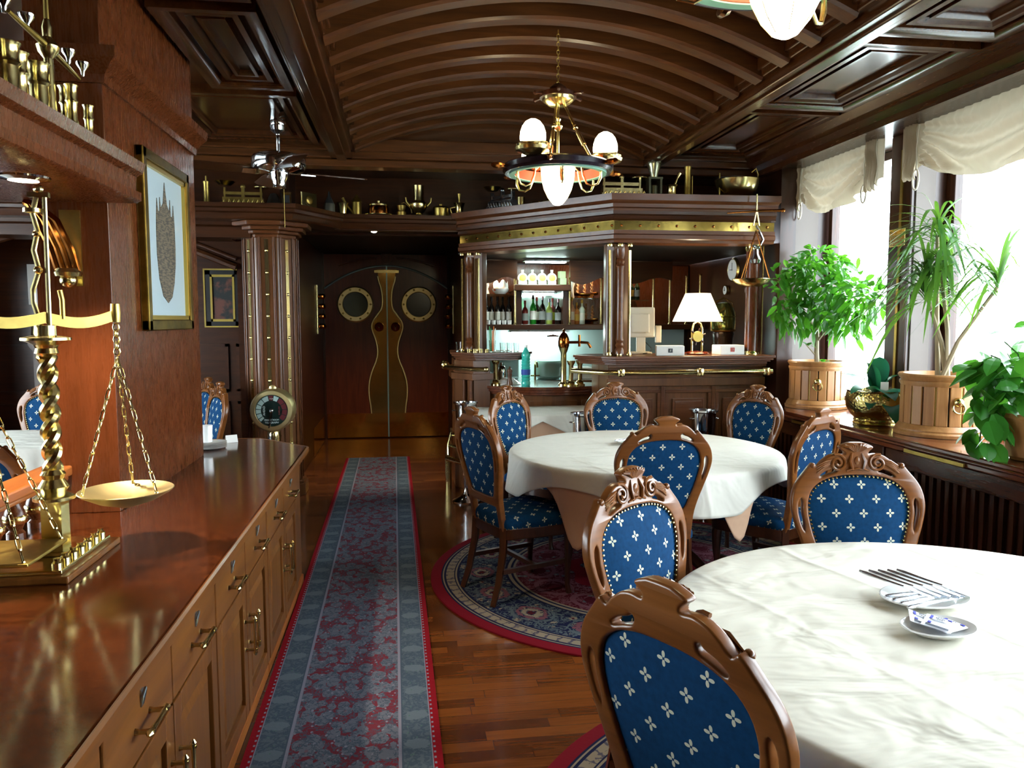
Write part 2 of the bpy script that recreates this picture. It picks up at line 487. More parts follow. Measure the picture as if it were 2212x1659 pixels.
# right wall: piers, parapet and lintel, four tall windows
WIN = [(5.03,6.28),(3.1,4.80),(1.2,2.87),(-.7,.97)]
m = MB().box(3.42,3.78,6.28,6.64,0,3.3).box(3.16,3.30,6.14,6.64,.87,3.3).box(3.30,3.42,6.28,6.64,0,3.3).box(3.12,3.30,6.28,6.64,0,.87)
m.box(3.36,3.78,6.64,8.9,0,3.3)
struct('wall_right', m, W_DARK, smooth=0)
struct('wall_right', MB().box(3.1,3.78,-3.2,6.28,0,.79), W_DARK, smooth=0)
struct('wall_right', MB().box(3.13,3.78,-3.2,6.28,2.86,3.3), W_DARKY, smooth=0)
for k, (a, b) in enumerate(((4.80,5.03),(2.87,3.1),(.97,1.2),(-3.2,-.7))):
    pr = struct('wall_right', MB().box(3.40,3.66,a,b,.87,2.86), W_DARK, smooth=0, bev=.006)
    obj('reveal_lining', MB().box(3.43,3.57,a-.012,a,.9,2.84).box(3.43,3.57,b,b+.012,.9,2.84), PLASTER, pr, smooth=0)
    obj('mullion', MB().box(3.66,3.72,a-.03,b+.03,.87,2.86), W_DARK, pr, smooth=0)
    yc = (a+b)/2
    obj('brass_strip', MB().box(3.392,3.401,yc-.03,yc-.005,1.0,2.75), BRASSD, pr, smooth=0)
    obj('brass_plate', MB().box(3.388,3.401,yc-.085,yc+.085,2.10,2.22), BRASS, pr, smooth=0, bev=.003)
for k, (a, b) in enumerate(WIN):
    m = MB()
    for y0, y1 in ((a+.03,a+.08),(b-.08,b-.03)): m.box(3.66,3.72,y0,y1,.93,2.86)
    m.box(3.66,3.72,a+.03,b-.03,.87,.96); m.box(3.66,3.72,a+.03,b-.03,2.8,2.86)
    w = struct('window_%d' % (k+1), m, W_DARK, smooth=0, bev=.004)
    obj('window_pane', MB().box(3.69,3.695,a+.08,b-.08,.96,2.8), PANE, w, smooth=0)
    obj('window_sill_board', MB().box(3.63,3.68,a+.01,b-.01,.8705,.91), W_ORNG, w, smooth=0, bev=.006)
obj('reveal_lining', MB().box(3.31,3.57,6.264,6.279,.9,2.84), PLASTER, bpy.data.objects['wall_right'], smooth=0)

# vestibule and back walls
struct('wall_vestibule_left', MB().box(-1.16,-1.04,7.5,10.6,0,3.1), W_DARK, smooth=0)
struct('wall_vestibule_right', MB().box(.64,.74,8.0,10.6,0,3.1), W_DARK, smooth=0)
struct('wall_back', MB().box(-1.2,.8,10.5,10.7,0,3.1), W_DARK, smooth=0)
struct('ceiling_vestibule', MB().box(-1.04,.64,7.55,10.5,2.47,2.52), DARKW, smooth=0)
struct('wall_shelf_back', MB().box(-1.2,3.7,7.95,8.02,2.45,3.2), W_DARKX, smooth=0)
struct('wall_rear', MB().box(-5.2,3.75,-3.2,-3.1,0,3.3), W_DARKX, smooth=0)
# left room: back wall with an arched niche, side wall with a window
pts = [(-5.2,0),(-4.1,0),(-4.1,1.9)]
for i in range(21):
    t = i/20; xx = -4.1+t*2.6
    pts.append((xx, 2.08+.34*math.sin(PI*t)))
pts += [(-1.5,1.9),(-1.5,0),(-1.1,0),(-1.1,3.2),(-5.2,3.2)]
m = MB(); m.m = Matrix(((1,0,0,0),(0,0,1,0),(0,1,0,0),(0,0,0,1))); m.prism(pts, 7.35, 7.5)
lw = struct('wall_left_room', m, W_DARKX, smooth=0)
arch = [(-4.1+2.6*i/20, 7.34, 2.08+.34*math.sin(PI*i/20)) for i in range(21)]
obj('arch_moulding', MB().tube(arch, .035, 8).tube([(p[0],7.34,p[2]+.07) for p in arch], .02, 8), W_DARKX, lw)
m = MB().box(-4.3,-1.3,8.3,8.4,0,2.6)
for x0 in (-4.1,-3.25,-2.4,-1.72):
    for z0, z1 in ((.15,.75),(.85,1.35)):
        m.sweep([(0,0),(.02,0),(.02,.02),(0,.02)], [(0,0)]*0 or [(x0,8.3),(x0+.6,8.3)])if 0 else None
        for a in ((x0,x0+.6,z0,z0+.03),(x0,x0+.6,z1-.03,z1),(x0,x0+.03,z0,z1),(x0+.57,x0+.6,z0,z1)):
            m.box(a[0],a[1],8.275,8.3,a[2],a[3])
struct('wall_niche', m, W_DARKX, smooth=0)
struct('wall_niche', MB().box(-4.2,-4.1,7.5,8.3,0,2.6), W_DARK, smooth=0)
struct('wall_niche', MB().box(-1.5,-1.4,7.5,8.3,0,2.6), W_DARK, smooth=0)
struct('ceiling_niche', MB().box(-4.2,-1.4,7.5,8.3,2.5,2.6), W_DARKX, smooth=0)
m = MB().box(-5.3,-5.2,-3.2,1.4,0,3.3).box(-5.3,-5.2,6.9,7.6,0,3.3).box(-5.3,-5.2,1.4,6.9,0,.9).box(-5.3,-5.2,1.4,6.9,2.5,3.3)
struct('wall_left', m, W_DARKY, smooth=0)
m = MB()
for yy in (1.4,3.2,5.0,6.82): m.box(-5.28,-5.2,yy,yy+.08,.9,2.5)
w = struct('window_5', m, W_DARK, smooth=0)
obj('window_pane', MB().box(-5.245,-5.24,1.4,6.9,.9,2.5), PANE, w, smooth=0)

# ------------------------------------------------------------------ ceiling
XL, XR, XM = -.36, 2.02, .83
def vz(x): return 2.95+.27*(1-((x-XM)/1.19)**2)
m = MB().grid(lambda u,v: (XL-.06+u*(XR-XL+.12), -3.2+v*9.75, vz(XL-.06+u*(XR-XL+.12))+.09), 40, 1)
ce = struct('ceiling', m, W_DARKX, smooth=60, flipfix=False)
for k in range(-18, 10):
    y0 = 3.62+.305*k
    m = MB()
    prof = [(-.055,.10),(-.055,.014),(-.042,0),(.042,0),(.055,.014),(.055,.10)]
    N = 36; vs = []; fs = []
    for i in range(N+1):
        x = XL+(XR-XL)*i/N
        for a, b in prof: vs.append((x, y0+a, vz(x)+b-.012))
    for i in range(N):
        for j in range(5): fs.append((i*6+j,(i+1)*6+j,(i+1)*6+j+1,i*6+j+1))
    m.add(vs, fs)
    obj('ceiling_rib', m, W_CEILX, ce, smooth=40)
m = MB().box(-5.2,XL-.05,-3.2,8.9,3.02,3.1).box(XR+.05,3.78,-3.2,8.9,3.02,3.1).box(XL-.05,XR+.05,6.59,8.9,3.02,3.1)
struct('ceiling', m, W_CEIL, smooth=0)
struct('ceiling_vault_end', MB().box(XL-.1,XR+.1,6.5,6.58,2.86,3.4), W_CEILX, smooth=0)
def step_beam(name, x0, x1):
    m = MB().box(x0,x1,-3.2,6.6,2.90,3.12).box(x0-.035,x1+.035,-3.2,6.6,2.955,3.12).box(x0+.05,x1-.05,-3.2,6.6,2.885,2.91)
    m.box(x0-.06,x1+.06,-3.2,6.6,2.985,3.12)
    struct(name, m, W_CEIL, smooth=0, bev=.008)
step_beam('ceiling_beam', -.56, -.385); step_beam('ceiling_beam', 2.045, 2.2)
m = MB().box(-5.2,3.1,6.42,6.66,2.9,3.05).box(-5.2,3.1,6.46,6.62,2.84,2.9).box(-5.2,3.1,6.38,6.70,2.95,3.05)
struct('ceiling_beam', m, W_CEILX, smooth=0, bev=.01)
def coffer(x0, x1, y0, y1):
    m = MB()
    rect = lambda i: [(x0+i,y0+i),(x0+i,y1-i),(x1-i,y1-i),(x1-i,y0+i)]
    p = lambda d, h: [(0,3.03),(0,h),(d*.6,h),(d,h+.02),(d,3.03)]
    m.sweep(p(.07,2.965), rect(0), True); m.sweep(p(.05,2.985), rect(.10), True); m.sweep(p(.03,2.99), rect(.17), True)
    obj('coffer_moulding', m, W_CEIL, bpy.data.objects['ceiling.001'], smooth=40)
for k in range(5):
    y1 = 4.86-1.3*k
    if y1 > 0: coffer(2.27, 2.93, y1-1.22, y1-.02); coffer(-1.10, -.63, y1-1.2, y1+.0)
coffer(2.27, 2.93, 4.92, 6.3); coffer(-1.55,-.63,4.96,6.3)
coffer(-2.3,-1.2,4.96,6.3) if 0 else None
m = MB().sweep([(0,2.86),(.02,2.83),(.06,2.83),(.07,2.87),(.12,2.9),(.13,2.93),(.18,2.97),(.18,3.03),(0,3.03)], [(3.12,6.4),(3.12,-3.2)])
struct('trim_1', m, W_DARKY, smooth=30)

# ------------------------------------------------------------------ overhead shelf cornice running along the back
PATH = [(-5.2,6.82),(-.92,6.82),(-.56,7.42),(.52,7.42)]
prof = [(-.25,2.45),(-.02,2.45),(.0,2.47),(.01,2.50),(.035,2.51),(.04,2.535),(.06,2.545),(.06,2.58),(-.25,2.58)]
struct('trim_2', MB().sweep(prof, PATH), W_DARKX, smooth=30)
struct('trim_2', MB().prism([(-5.2,7.0),(-1.0,7.0),(-.68,7.6),(.55,7.6),(.9,7.97),(-5.2,7.97)], 2.54, 2.575), W_DARKX, smooth=0)
prof = [(-.2,2.31),(-.03,2.31),(-.03,2.40),(-.05,2.42),(-.05,2.45),(-.2,2.45)]
struct('trim_2', MB().sweep(prof, [(-5.2,6.95),(-1.3,6.95)]), W_DARKX, smooth=30)
m = MB().box(-.62,.56,7.46,7.56,2.44,2.5)
ds = struct('trim_3', m, W_DARKX, smooth=0)
struct('wall_soffit', MB().box(-5.2,-1.5,7.1,7.4,2.31,2.55), W_DARKX, smooth=0)

# pillar and partition on the left
m = MB().box(-1.40,-1.13,3.2,4.5,.8325,3.05)
m.box(-1.36,-1.125,3.2-.006,3.2,.9,2.5)
pil = struct('wall_pillar', m, W_PIL, smooth=0, bev=.006)
prof = [(0,2.50),(.015,2.50),(.02,2.53),(.06,2.57),(.075,2.58),(.08,2.62),(0,2.62)]
obj('crown_moulding', MB().sweep(prof, [(-1.40,4.5),(-1.40,3.2),(-1.13,3.2),(-1.13,4.5)][::1]), W_PIL, pil, smooth=30)
obj('reflection_panel', MB().box(-1.13,-1.127,3.26,4.45,.9,1.5), W_PIL, pil, smooth=0) if 0 else None
struct('wall_partition', MB().box(-1.60,-1.12,-1.0,4.95,0,.77), W_DARK, smooth=0)
# ------------------------------------------------------------------ left counter
def handle_bar(p0, p1, out, r=.006):
    """pull: two turned posts and a bar, standing off the +x face"""
    m = MB(); a = Vector(p0); b = Vector(p1); o = Vector((out,0,0)); d = (b-a).normalized()
    m.tube([a+o-d*.022, a+o-d*.012, a+o, a+o+(b-a)*.5, b+o, b+o+d*.012, b+o+d*.022], [.003,.009,.007,.005,.007,.009,.003], 8)
    for q in (a, b): m.tube([q, q+o*.3, q+o*.9, q+o*1.25], [.009,.006,.007,.004], 8)
    return m
def raised(m, y0, y1, z0, z1, x0, st=.05):
    """frame and raised field door on the +x side of plane x0"""
    m.box(x0,x0+.02,y0,y0+st,z0,z1).box(x0,x0+.02,y1-st,y1,z0,z1).box(x0,x0+.02,y0+st,y1-st,z0,z0+st).box(x0,x0+.02,y0+st,y1-st,z1-st,z1)
    a, b, c, d = y0+st+.012, y1-st-.012, z0+st+.012, z1-st-.012; i = .03
    m.box(x0,x0+.006,y0+st,y1-st,z0+st,z1-st)
    m.add([(x0+.006,a,c),(x0+.006,b,c),(x0+.006,b,d),(x0+.006,a,d),(x0+.016,a+i,c+i),(x0+.016,b-i,c+i),(x0+.016,b-i,d-i),(x0+.016,a+i,d-i)],
          [(0,1,5,4),(1,2,6,5),(2,3,7,6),(3,0,4,7),(4,5,6,7)])
def cabinet(y, label):
    t = thing('counter_cabinet', label, 'cabinet', (-.63, y, 0), 0, 'cabinets under the left counter')
    obj('carcass', MB().box(-.48,0,.002,.938,.05,.77).box(-.44,-.03,.002,.938,0,.05), W_CAB, t, smooth=0)
    obj('plinth', MB().box(-.03,.012,.002,.938,.0,.055), W_ORNG, t, smooth=0, bev=.004)
    for k in range(2):
        y0 = .006+.467*k; y1 = y0+.458
        d = obj('drawer', MB().box(0,.02,y0,y1,.60,.762), W_CABY, t, smooth=0, bev=.004)
        yc = (y0+y1)/2
        obj('handle', handle_bar((.02,yc-.05,.672),(.02,yc+.05,.672),.035), BRASS, d)
        obj('key_plate', MB().tube([(.026,yc-.012,.735),(.03,yc,.752),(.026,yc+.006,.735),(.022,yc,.715),(.026,yc-.012,.735)], .0035, 6).box(.02,.023,yc-.01,yc+.008,.71,.75), STEELB, d)
        m = MB(); raised(m, y0, y1, .075, .592, 0, .062)
        d = obj('door', m, W_CAB, t, smooth=0, bev=.003)
        yh = y1-.032 if k == 0 else y0+.032
        obj('handle', handle_bar((.02,yh,.34),(.02,yh,.45),.035), BRASS, d)
    return t
for y, l in ((3.45,'cherry counter cabinet farthest from viewer, beside the column'),(2.51,'cherry counter cabinet second from the column end'),
             (1.57,'cherry counter cabinet third from the column end, before the brass scale'),(.63,'cherry counter cabinet nearest the viewer, cut by frame bottom')):
    cabinet(y, l)
t = thing('corner_cabinet', 'plain angled end cabinet closing the far end of the counter', 'cabinet', (-.63,4.39,0))
obj('carcass', MB().prism([(0,.0),(0,.30),(-.30,.62),(-.48,.62),(-.48,.0)], .05, .77), W_CAB, t, smooth=0, bev=.004)
obj('plinth', MB().prism([(.01,.0),(.01,.30),(-.30,.63),(-.44,.60),(-.44,.0)], 0, .05), W_ORNG, t, smooth=0)
top = [(-.585,-1.0),(-.585,4.72),(-.93,5.10),(-1.65,5.10),(-1.65,-1.0)]
t = thing('burl_worktop', 'long glossy burl wood counter top running along the left side', 'countertop', (0,0,0))
obj('slab', MB().prism(top, .792, .832), W_TOP, t, smooth=0, bev=.008)
obj('edge_strip', MB().sweep([(0,.793),(.004,.793),(.010,.80),(.010,.826),(.004,.833),(0,.833)], [(-.585,-1.0),(-.585,4.72),(-.93,5.10),(-1.65,5.10)]), W_CABY, t, smooth=30)
obj('edge_moulding', MB().prism([(-.60,-1.0),(-.60,4.71),(-.935,5.085),(-1.6,5.085),(-1.6,-1.0)], .7705, .7925), W_ORNG, t, smooth=0, bev=.006)

# balustrade behind the counter
t = thing('counter_balustrade', 'low cherry rail on brass banded balusters at the back of counter', 'balustrade', (-1.36,0,.832))
obj('rail', MB().box(-.06,.06,-.9,3.2,.155,.195).box(-.045,.045,-.9,3.2,.135,.155), W_ORNG, t, smooth=0, bev=.008)
for k in range(14):
    yy = 1.0+k*.155
    b = obj('baluster', MB().lathe([(.03,0),(.03,.02),(.02,.03),(.034,.06),(.038,.075),(.03,.1),(.018,.125),(.018,.136)], 14, (0,yy,0)), W_PIL, t)
    obj('brass_band', MB().lathe([(.036,.055),(.0395,.06),(.0405,.075),(.0385,.08),(.036,.084)], 14, (0,yy,0)), BRASS, b)

# ------------------------------------------------------------------ dining chair
def catmull(pts, closed=True, k=5):
    out = []; n = len(pts)
    for i in range(n if closed else n-1):
        p0, p1, p2, p3 = (pts[(i+j-1) % n] if closed else pts[max(0,min(n-1,i+j-1))] for j in range(4))
        for s in range(k):
            t = s/k
            out.append(tuple(.5*((2*b)+(-a+c)*t+(2*a-5*b+4*c-d)*t*t+(-a+3*b-3*c+d)*t**3) for a,b,c,d in zip(p0,p1,p2,p3)))
    if not closed: out.append(pts[-1])
    return out
def flat_shape(loops, half, bevel, res=2):
    cu = bpy.data.curves.new('shape', 'CURVE'); cu.dimensions = '2D'; cu.fill_mode = 'BOTH'
    cu.extrude = half-bevel; cu.bevel_depth = bevel; cu.bevel_resolution = res; cu.offset = -bevel
    for lp in loops:
        s = cu.splines.new('POLY'); s.points.add(len(lp)-1); s.use_cyclic_u = True
        for p, q in zip(s.points, lp): p.co = (q[0], q[1], 0, 1)
    o = bpy.data.objects.new('shape', cu); COL.objects.link(o)
    dg = bpy.context.evaluated_depsgraph_get(); dg.update()
    me = bpy.data.meshes.new_from_object(o.evaluated_get(dg))
    bpy.data.objects.remove(o); bpy.data.curves.remove(cu)
    me.materials.clear()
    return me
def yb(v): return -.20-(v-.45)*.17
def remap(me, fn):
    for v in me.vertices: v.co = fn(*v.co)
    bm = bmesh.new(); bm.from_mesh(me); bmesh.ops.remove_doubles(bm, verts=bm.verts[:], dist=1e-5)
    bmesh.ops.recalc_face_normals(bm, faces=bm.faces[:]); bm.to_mesh(me); bm.free()
    return me
def add_uv(o, ax):
    me = o.data; l = me.uv_layers.new(name='UVMap')
    for lp in me.loops:
        c = me.vertices[lp.vertex_index].co; k = 1+max(0,.475-c.z)*4 if ax == (0,1) else 1; l.data[lp.index].uv = (c[ax[0]]*k, c[ax[1]]*k)
half = [(.0,1.10),(.03,1.099),(.055,1.09),(.066,1.08),(.048,1.064),(.05,1.053),(.078,1.056),(.108,1.048),(.136,1.028),(.157,1.008),(.172,1.019),(.186,1.008)]
half2 = [(.205,.985),(.232,.952),(.251,.915),(.260,.87),(.257,.83),(.243,.775),(.222,.71),(.2,.64),(.185,.56),(.182,.41)]
rt = catmull(half[1:]+half2, False, 3)
outer = [(0,1.10)] + rt + [(.142,.41),(.142,.545)]
outer = outer + [(-x,y) for x,y in outer[::-1][:-1]]
ph = [(0,.975),(.08,.970),(.142,.950),(.182,.913),(.197,.86),(.192,.80),(.175,.73),(.152,.66),(.132,.612),(.10,.598),(0,.596)]
panel = catmull(ph + [(-x,y) for x,y in ph[::-1][1:-1]], True, 3)
slot = catmull([(.222,.885),(.233,.868),(.234,.83),(.224,.785),(.212,.76),(.211,.79),(.218,.83),(.216,.865)], True, 3)
tslot = catmull([(.078,1.002),(.088,1.008),(.096,.999),(.125,.988),(.146,.972),(.14,.966),(.11,.977),(.085,.985)], True, 3)
mir = lambda L: [(-x,y) for x,y in L]
frame_me = remap(flat_shape([outer, panel, slot, mir(slot), tslot, mir(tslot)], .017, .007), lambda u,v,w: (u, yb(v)+w, v))
def dome(h, w0):
    m = MB(); n = len(panel); K = 6; vs = []; fs = []
    for k in range(K+1):
        t = 1-k/K
        for u, v in panel:
            uu = u*t; vv = .785+(v-.785)*t
            vs.append((uu, yb(vv)+w0+h*(1-t**2.6), vv))
    for k in range(K):
        for i in range(n): fs.append((k*n+i, k*n+(i+1)%n, (k+1)*n+(i+1)%n, (k+1)*n+i))
    return m.add(vs, fs)
def make_chair():
    t = thing('dining_chair', 'x', 'chair')
    obj('back_frame', frame_me, W_CHAIR, t, smooth=40)
    b = obj('backrest', dome(.026, .004), FABRIC, t, smooth=80); add_uv(b, (0,2))
    b2 = obj('back_panel', dome(-.008, -.006), FABRIC, t, smooth=80); add_uv(b2, (0,2))
    m = MB(); n = len(panel)
    acc = 0; last = panel[0]; pos = [panel[0]]
    for q in panel[1:]:
        d = math.dist(last, q); 
        while acc+d >= .0165:
            f = (.0165-acc)/d; last = (last[0]+(q[0]-last[0])*f, last[1]+(q[1]-last[1])*f); pos.append(last); d = math.dist(last, q); acc = 0
        acc += d; last = q
    for u, v in pos:
        uu, vv = u*.975, .785+(v-.785)*.975
        m.sphere((uu, yb(vv)+.012, vv), .0048, 6, 4)
    obj('nailhead_trim', m, BRASS, t)
    # crest carving: shell, two scrolls, oval boss
    m = MB(); P = lambda u,v,w=.017: (u, yb(v)+w, v)
    for k in range(-4, 5):
        a = k*.3; m.tube([P(.012*math.sin(a),1.066), P(.036*math.sin(a),1.08+.010*math.cos(a),.024), P(.058*math.sin(a),1.080+.016*math.cos(a))], [.003,.0065,.004], 6)
    for s in (-1, 1):
        sp = []
        for i in range(26):
            a = i/25*3.6*PI; r = .030*(1-i/25)+.005
            sp.append(P(s*(.078+r*math.cos(a+1.2)), 1.022+r*math.sin(a+1.2), .018+.006*i/25))
        m.tube(sp, .0055, 6)
        for q in range(4):
            m.tube([P(s*(.095+.004*q),1.036-.006*q), P(s*(.125+.004*q),1.030-.009*q,.022), P(s*(.160),1.010-.009*q)], [.003,.006,.003], 6)
        m.tube([P(s*.02,1.06), P(s*.03,1.03,.024), P(s*.022,1.0,.022), P(s*.045,.992)], [.004,.006,.006,.004], 6)
        m.sphere(P(s*.174,1.010,.012), .012, 8, 6)
    m.sphere(P(0,1.028,.014), .014, 10, 6, 1, .6, 1.4)
    m.tube([P(-.02,.995), P(0,1.003,.022), P(.02,.995)], .005, 6)
    obj('crest_carving', m, W_CHAIR, t)
    sh = catmull([(.24,.23),(.25,.10),(.215,-.10),(.185,-.20),(0,-.215),(-.185,-.20),(-.215,-.10),(-.25,.10),(-.24,.23),(-.12,.268),(0,.275),(.12,.268)], True, 4)
    m = MB(); vs = []; fs = []; n = len(sh)
    rings = [(.985,.425),(1.0,.437),(1.005,.455),(.985,.475),(.93,.488),(.75,.497),(.45,.502),(.02,.504)]
    for sc_, z in rings: vs += [(x*sc_, .02+(y-.02)*sc_, z) for x, y in sh]
    for k in range(len(rings)-1):
        for i in range(n): fs.append((k*n+i, k*n+(i+1)%n, (k+1)*n+(i+1)%n, (k+1)*n+i))
    s = obj('seat', m.add(vs, fs), FABRIC, t, smooth=80); add_uv(s, (0,1))
    obj('seat_frame', MB().prism([(x*.99,.02+(y-.02)*.99) for x,y in sh], .362, .428), W_LEG, t, smooth=50, bev=.006)
    m = MB()
    for i in range(0, n, 1):
        x, y = sh[i]; m.sphere((x*1.0, .02+(y-.02)*1.0, .43), .004, 5, 3)
    obj('seat_nailheads', m, BRASS, t)
    for sx in (-1, 1):
        obj('leg', MB().tube([(sx*.205,.2,.40),(sx*.213,.212,.34),(sx*.212,.212,.24),(sx*.207,.206,.14),(sx*.207,.205,.05),(sx*.213,.214,.0)], [.026,.03,.024,.017,.014,.018], 10), W_LEG, t)
        obj('leg', MB().tube([(sx*.165,-.195,.43),(sx*.17,-.20,.30),(sx*.178,-.235,.12),(sx*.186,-.275,0)], [.026,.026,.023,.02], 4), W_LEG, t, smooth=30)
        obj('stretcher', MB().box(sx*.19-.012,sx*.19+.012,-.215,.205,.175,.20), W_LEG, t, smooth=0)
    obj('stretcher', MB().box(-.18,.18,-.012,.012,.175,.20), W_LEG, t, smooth=0)
    return t
chair0 = make_chair(); used = [0]
def place(x, y, deg, label, group):
    if not used[0]:
        used[0] = 1; o = chair0; o.location = (x,y,.0135 if x > 0 else 0); o.rotation_euler.z = rad(deg)
        tag(o, label, 'chair', group)
    else: o = dup(chair0, (x,y,.0135 if x > 0 else 0), rad(deg), label, group)
    return o
G1 = 'chairs around the near round table'; G2 = 'chairs around the middle round table'; G3 = 'chairs in the room beyond the counter'
place(.915,2.17,-145,'blue chair with carved crest facing right, between the two round tables',G1)
place(.75,1.485,-62,'nearest chair seen from behind, cut by the frame bottom, before white cloth',G1)
place(1.72,2.47,171,'blue chair facing the viewer across the near white table',G1)
place(1.30,3.98,2,'chair seen squarely from behind, pushed up to the middle table',G2)
place(.66,4.36,-68,'chair at left of middle table, rear view with legs on round rug',G2)
place(.98,5.38,-132,'carved chair between middle table and square side table',G2)
place(1.645,5.46,182,'chair on far side of middle table facing the viewer',G2)
place(2.33,5.23,113,'chair at middle table beside window sill, below the tree planter',G2)
place(2.11,4.14,33,'chair at right of middle table seen from behind near orchid pot',G2)

# ------------------------------------------------------------------ rugs and runner
o = obj('round_rug', MB().lathe([(0,.012),(1.32,.012),(1.33,.008),(1.33,0),(0,0)], 96), RUG, loc=(1.48,4.58,.001)); tag(o, 'round red and navy patterned rug under the middle table', 'rug', 'round rugs')
o = obj('round_rug', o.data, None, loc=(1.55,1.75,.001), rz=.4); tag(o, 'round patterned rug under the near table, cut by frame bottom', 'rug', 'round rugs')
o = obj('runner_rug', MB().box(-.36,.36,-3.8,6.2,0,.012), RUNNER, loc=(-.235,2.66,.001), rz=.0108, smooth=0); tag(o, 'long blue and red patterned runner leading to the double doors', 'runner')

# ------------------------------------------------------------------ tables and cloths
def round_table(x, y, label):
    t = thing('round_table', label, 'table', (x,y,.013), 0, 'round dining tables')
    obj('tabletop', MB().lathe([(0,.71),(.81,.71),(.83,.725),(.83,.742),(0,.742)], 64), W_LEG, t)
    obj('pedestal', MB().lathe([(.0,.14),(.10,.14),(.11,.18),(.07,.24),(.055,.34),(.085,.44),(.09,.5),(.06,.58),(.07,.66),(.2,.69),(.2,.71),(0,.71)], 24), W_LEG, t)
    for k in range(4):
        a = PI/4+k*PI/2; c, s = math.cos(a), math.sin(a)
        obj('foot', MB().tube([(.06*c,.06*s,.22),(.2*c,.2*s,.19),(.36*c,.36*s,.09),(.44*c,.44*s,.03),(.47*c,.47*s,.0275)], [.045,.04,.034,.03,.0272], 8), W_LEG, t)
    return t
def cloth(name, x, y, Rr, z, ext, nf, amp, mat, label, cat='tablecloth', group=None, ph=0, th=.0016, nseg=160):
    m = MB(); vs = []; fs = []
    rows = [Rr*i/14 for i in range(1, 15)]; H = 16
    for k in range(nseg):
        p = 2*PI*k/nseg; e = ext(p); L = e-Rr
        for r in rows: vs.append((r*math.cos(p), r*math.sin(p), z))
        for j in range(1, H+1):
            t = L*j/H; q = min(t, .045)/.045
            rr = Rr+.028*math.sin(q*PI/2); zz = z-.028*(1-math.cos(q*PI/2))-max(0,t-.045)*.97
            f = max(0, t-.03)
            rr += amp*(f/.25)*(.85+.6*math.sin(nf*p+ph)+.25*math.sin(2*nf*p+1+ph))
            vs.append((rr*math.cos(p), rr*math.sin(p), zz))
    c = len(vs); vs.append((0,0,z)); W = 14+H
    for k in range(nseg):
        k2 = (k+1) % nseg; fs.append((c, k*W, k2*W))
        for j in range(W-1): fs.append((k*W+j, k*W+j+1, k2*W+j+1, k2*W+j))
    o = obj(name, m.add(vs, fs), mat, loc=(x,y,0), smooth=180, solid=th); return tag(o, label, cat, group)
def sq(hs, rot, cap): return lambda p: min(cap, hs/max(abs(math.cos(p-rot)), abs(math.sin(p-rot))))
def peach_ext(p):
    d = lambda a: (p-rad(a)+PI) % (2*PI)-PI
    return .95+.34*math.exp(-(d(-131)/rad(10))**2)+.28*math.exp(-(d(-72)/rad(7))**2)
round_table(1.53, 4.72, 'round pedestal table under white cloth in the middle of the room')
cloth('under_cloth', 1.53, 4.72, .830, .7585, peach_ext, 8, .022, PEACH, 'peach under cloth hanging below the white cloth of middle table', 'tablecloth', 'peach under cloths')
cloth('tablecloth', 1.53, 4.72, .842, .7625, sq(.965,rad(45),1.09), 8, .034, CLOTH2, 'white cloth draped over the middle round table', 'tablecloth', 'white cloths on round tables')
round_table(1.55, 1.76, 'round pedestal table under ivory cloth at lower right')
cloth('under_cloth', 1.55, 1.76, .840, .7585, sq(.96,rad(10),1.04), 9, .012, PEACH, 'peach under cloth below the ivory cloth of near table', 'tablecloth', 'peach under cloths')
cloth('tablecloth', 1.55, 1.76, .852, .7625, sq(1.06,rad(35),1.09), 9, .025, CLOTH, 'large creased ivory cloth over the near round table', 'tablecloth', 'white cloths on round tables', nseg=220)

# square side table in front of the bar
t = thing('square_table', 'square side table under white cloth in front of bar', 'table', (1.12,6.42,0))
obj('tabletop', MB().box(-.48,.48,-.30,.30,.78,.812), W_LEG, t, smooth=0)
for sx in (-1,1):
    for sy in (-1,1): obj('leg', MB().tube([(sx*.42,sy*.25,.78),(sx*.42,sy*.25,.0)], [.03,.02], 4), W_LEG, t, smooth=20)
def square_cloth(name, x, y, hx, hy, z, drop, mat, label, group, fold=.03, tri=0):
    m = MB(); vs = []; fs = []; N = 88
    def per(s):
        s = (s % 1)*4; k = int(s); f = s-k
        c = [(-1,-1),(1,-1),(1,1),(-1,1)]; a, b = c[k], c[(k+1) % 4]
        return (a[0]+(b[0]-a[0])*f, a[1]+(b[1]-a[1])*f), f
    H = 8
    for i in range(N):
        (px,py), f = per(i/N)
        vs.append((px*hx*.98, py*hy*.98, z)); 
        for j in range(H+1):
            d = drop*(1-tri*(1-abs(2*f-1))) if tri else drop
            t_ = j/H; out = .012+fold*t_*(.5+.5*math.sin(i*2*PI*11/N))
            corner = (1-abs(2*f-1))
            fl = t_*.07*(1-min(1,corner*5))
            vs.append((px*(hx+out+fl), py*(hy+out+fl), z-.006-d*t_))
    W = H+2; c = len(vs); vs.append((0,0,z))
    for i in range(N):
        k2 = (i+1) % N; fs.append((c, i*W, k2*W))
        for j in range(W-1): fs.append((i*W+j, i*W+j+1, k2*W+j+1, k2*W+j))
    o = obj(name, m.add(vs, fs), mat, loc=(x,y,0), smooth=50, solid=.0015); return tag(o, label, 'tablecloth', group)
square_cloth('under_cloth', 1.12, 6.42, .485, .305, .816, .62, PEACH, 'long peach under cloth hanging from the square side table', 'peach under cloths')
square_cloth('tablecloth', 1.12, 6.42, .50, .32, .8205, .30, CLOTH2, 'white top cloth on the square side table by the bar', 'white top cloths', .01, .85)

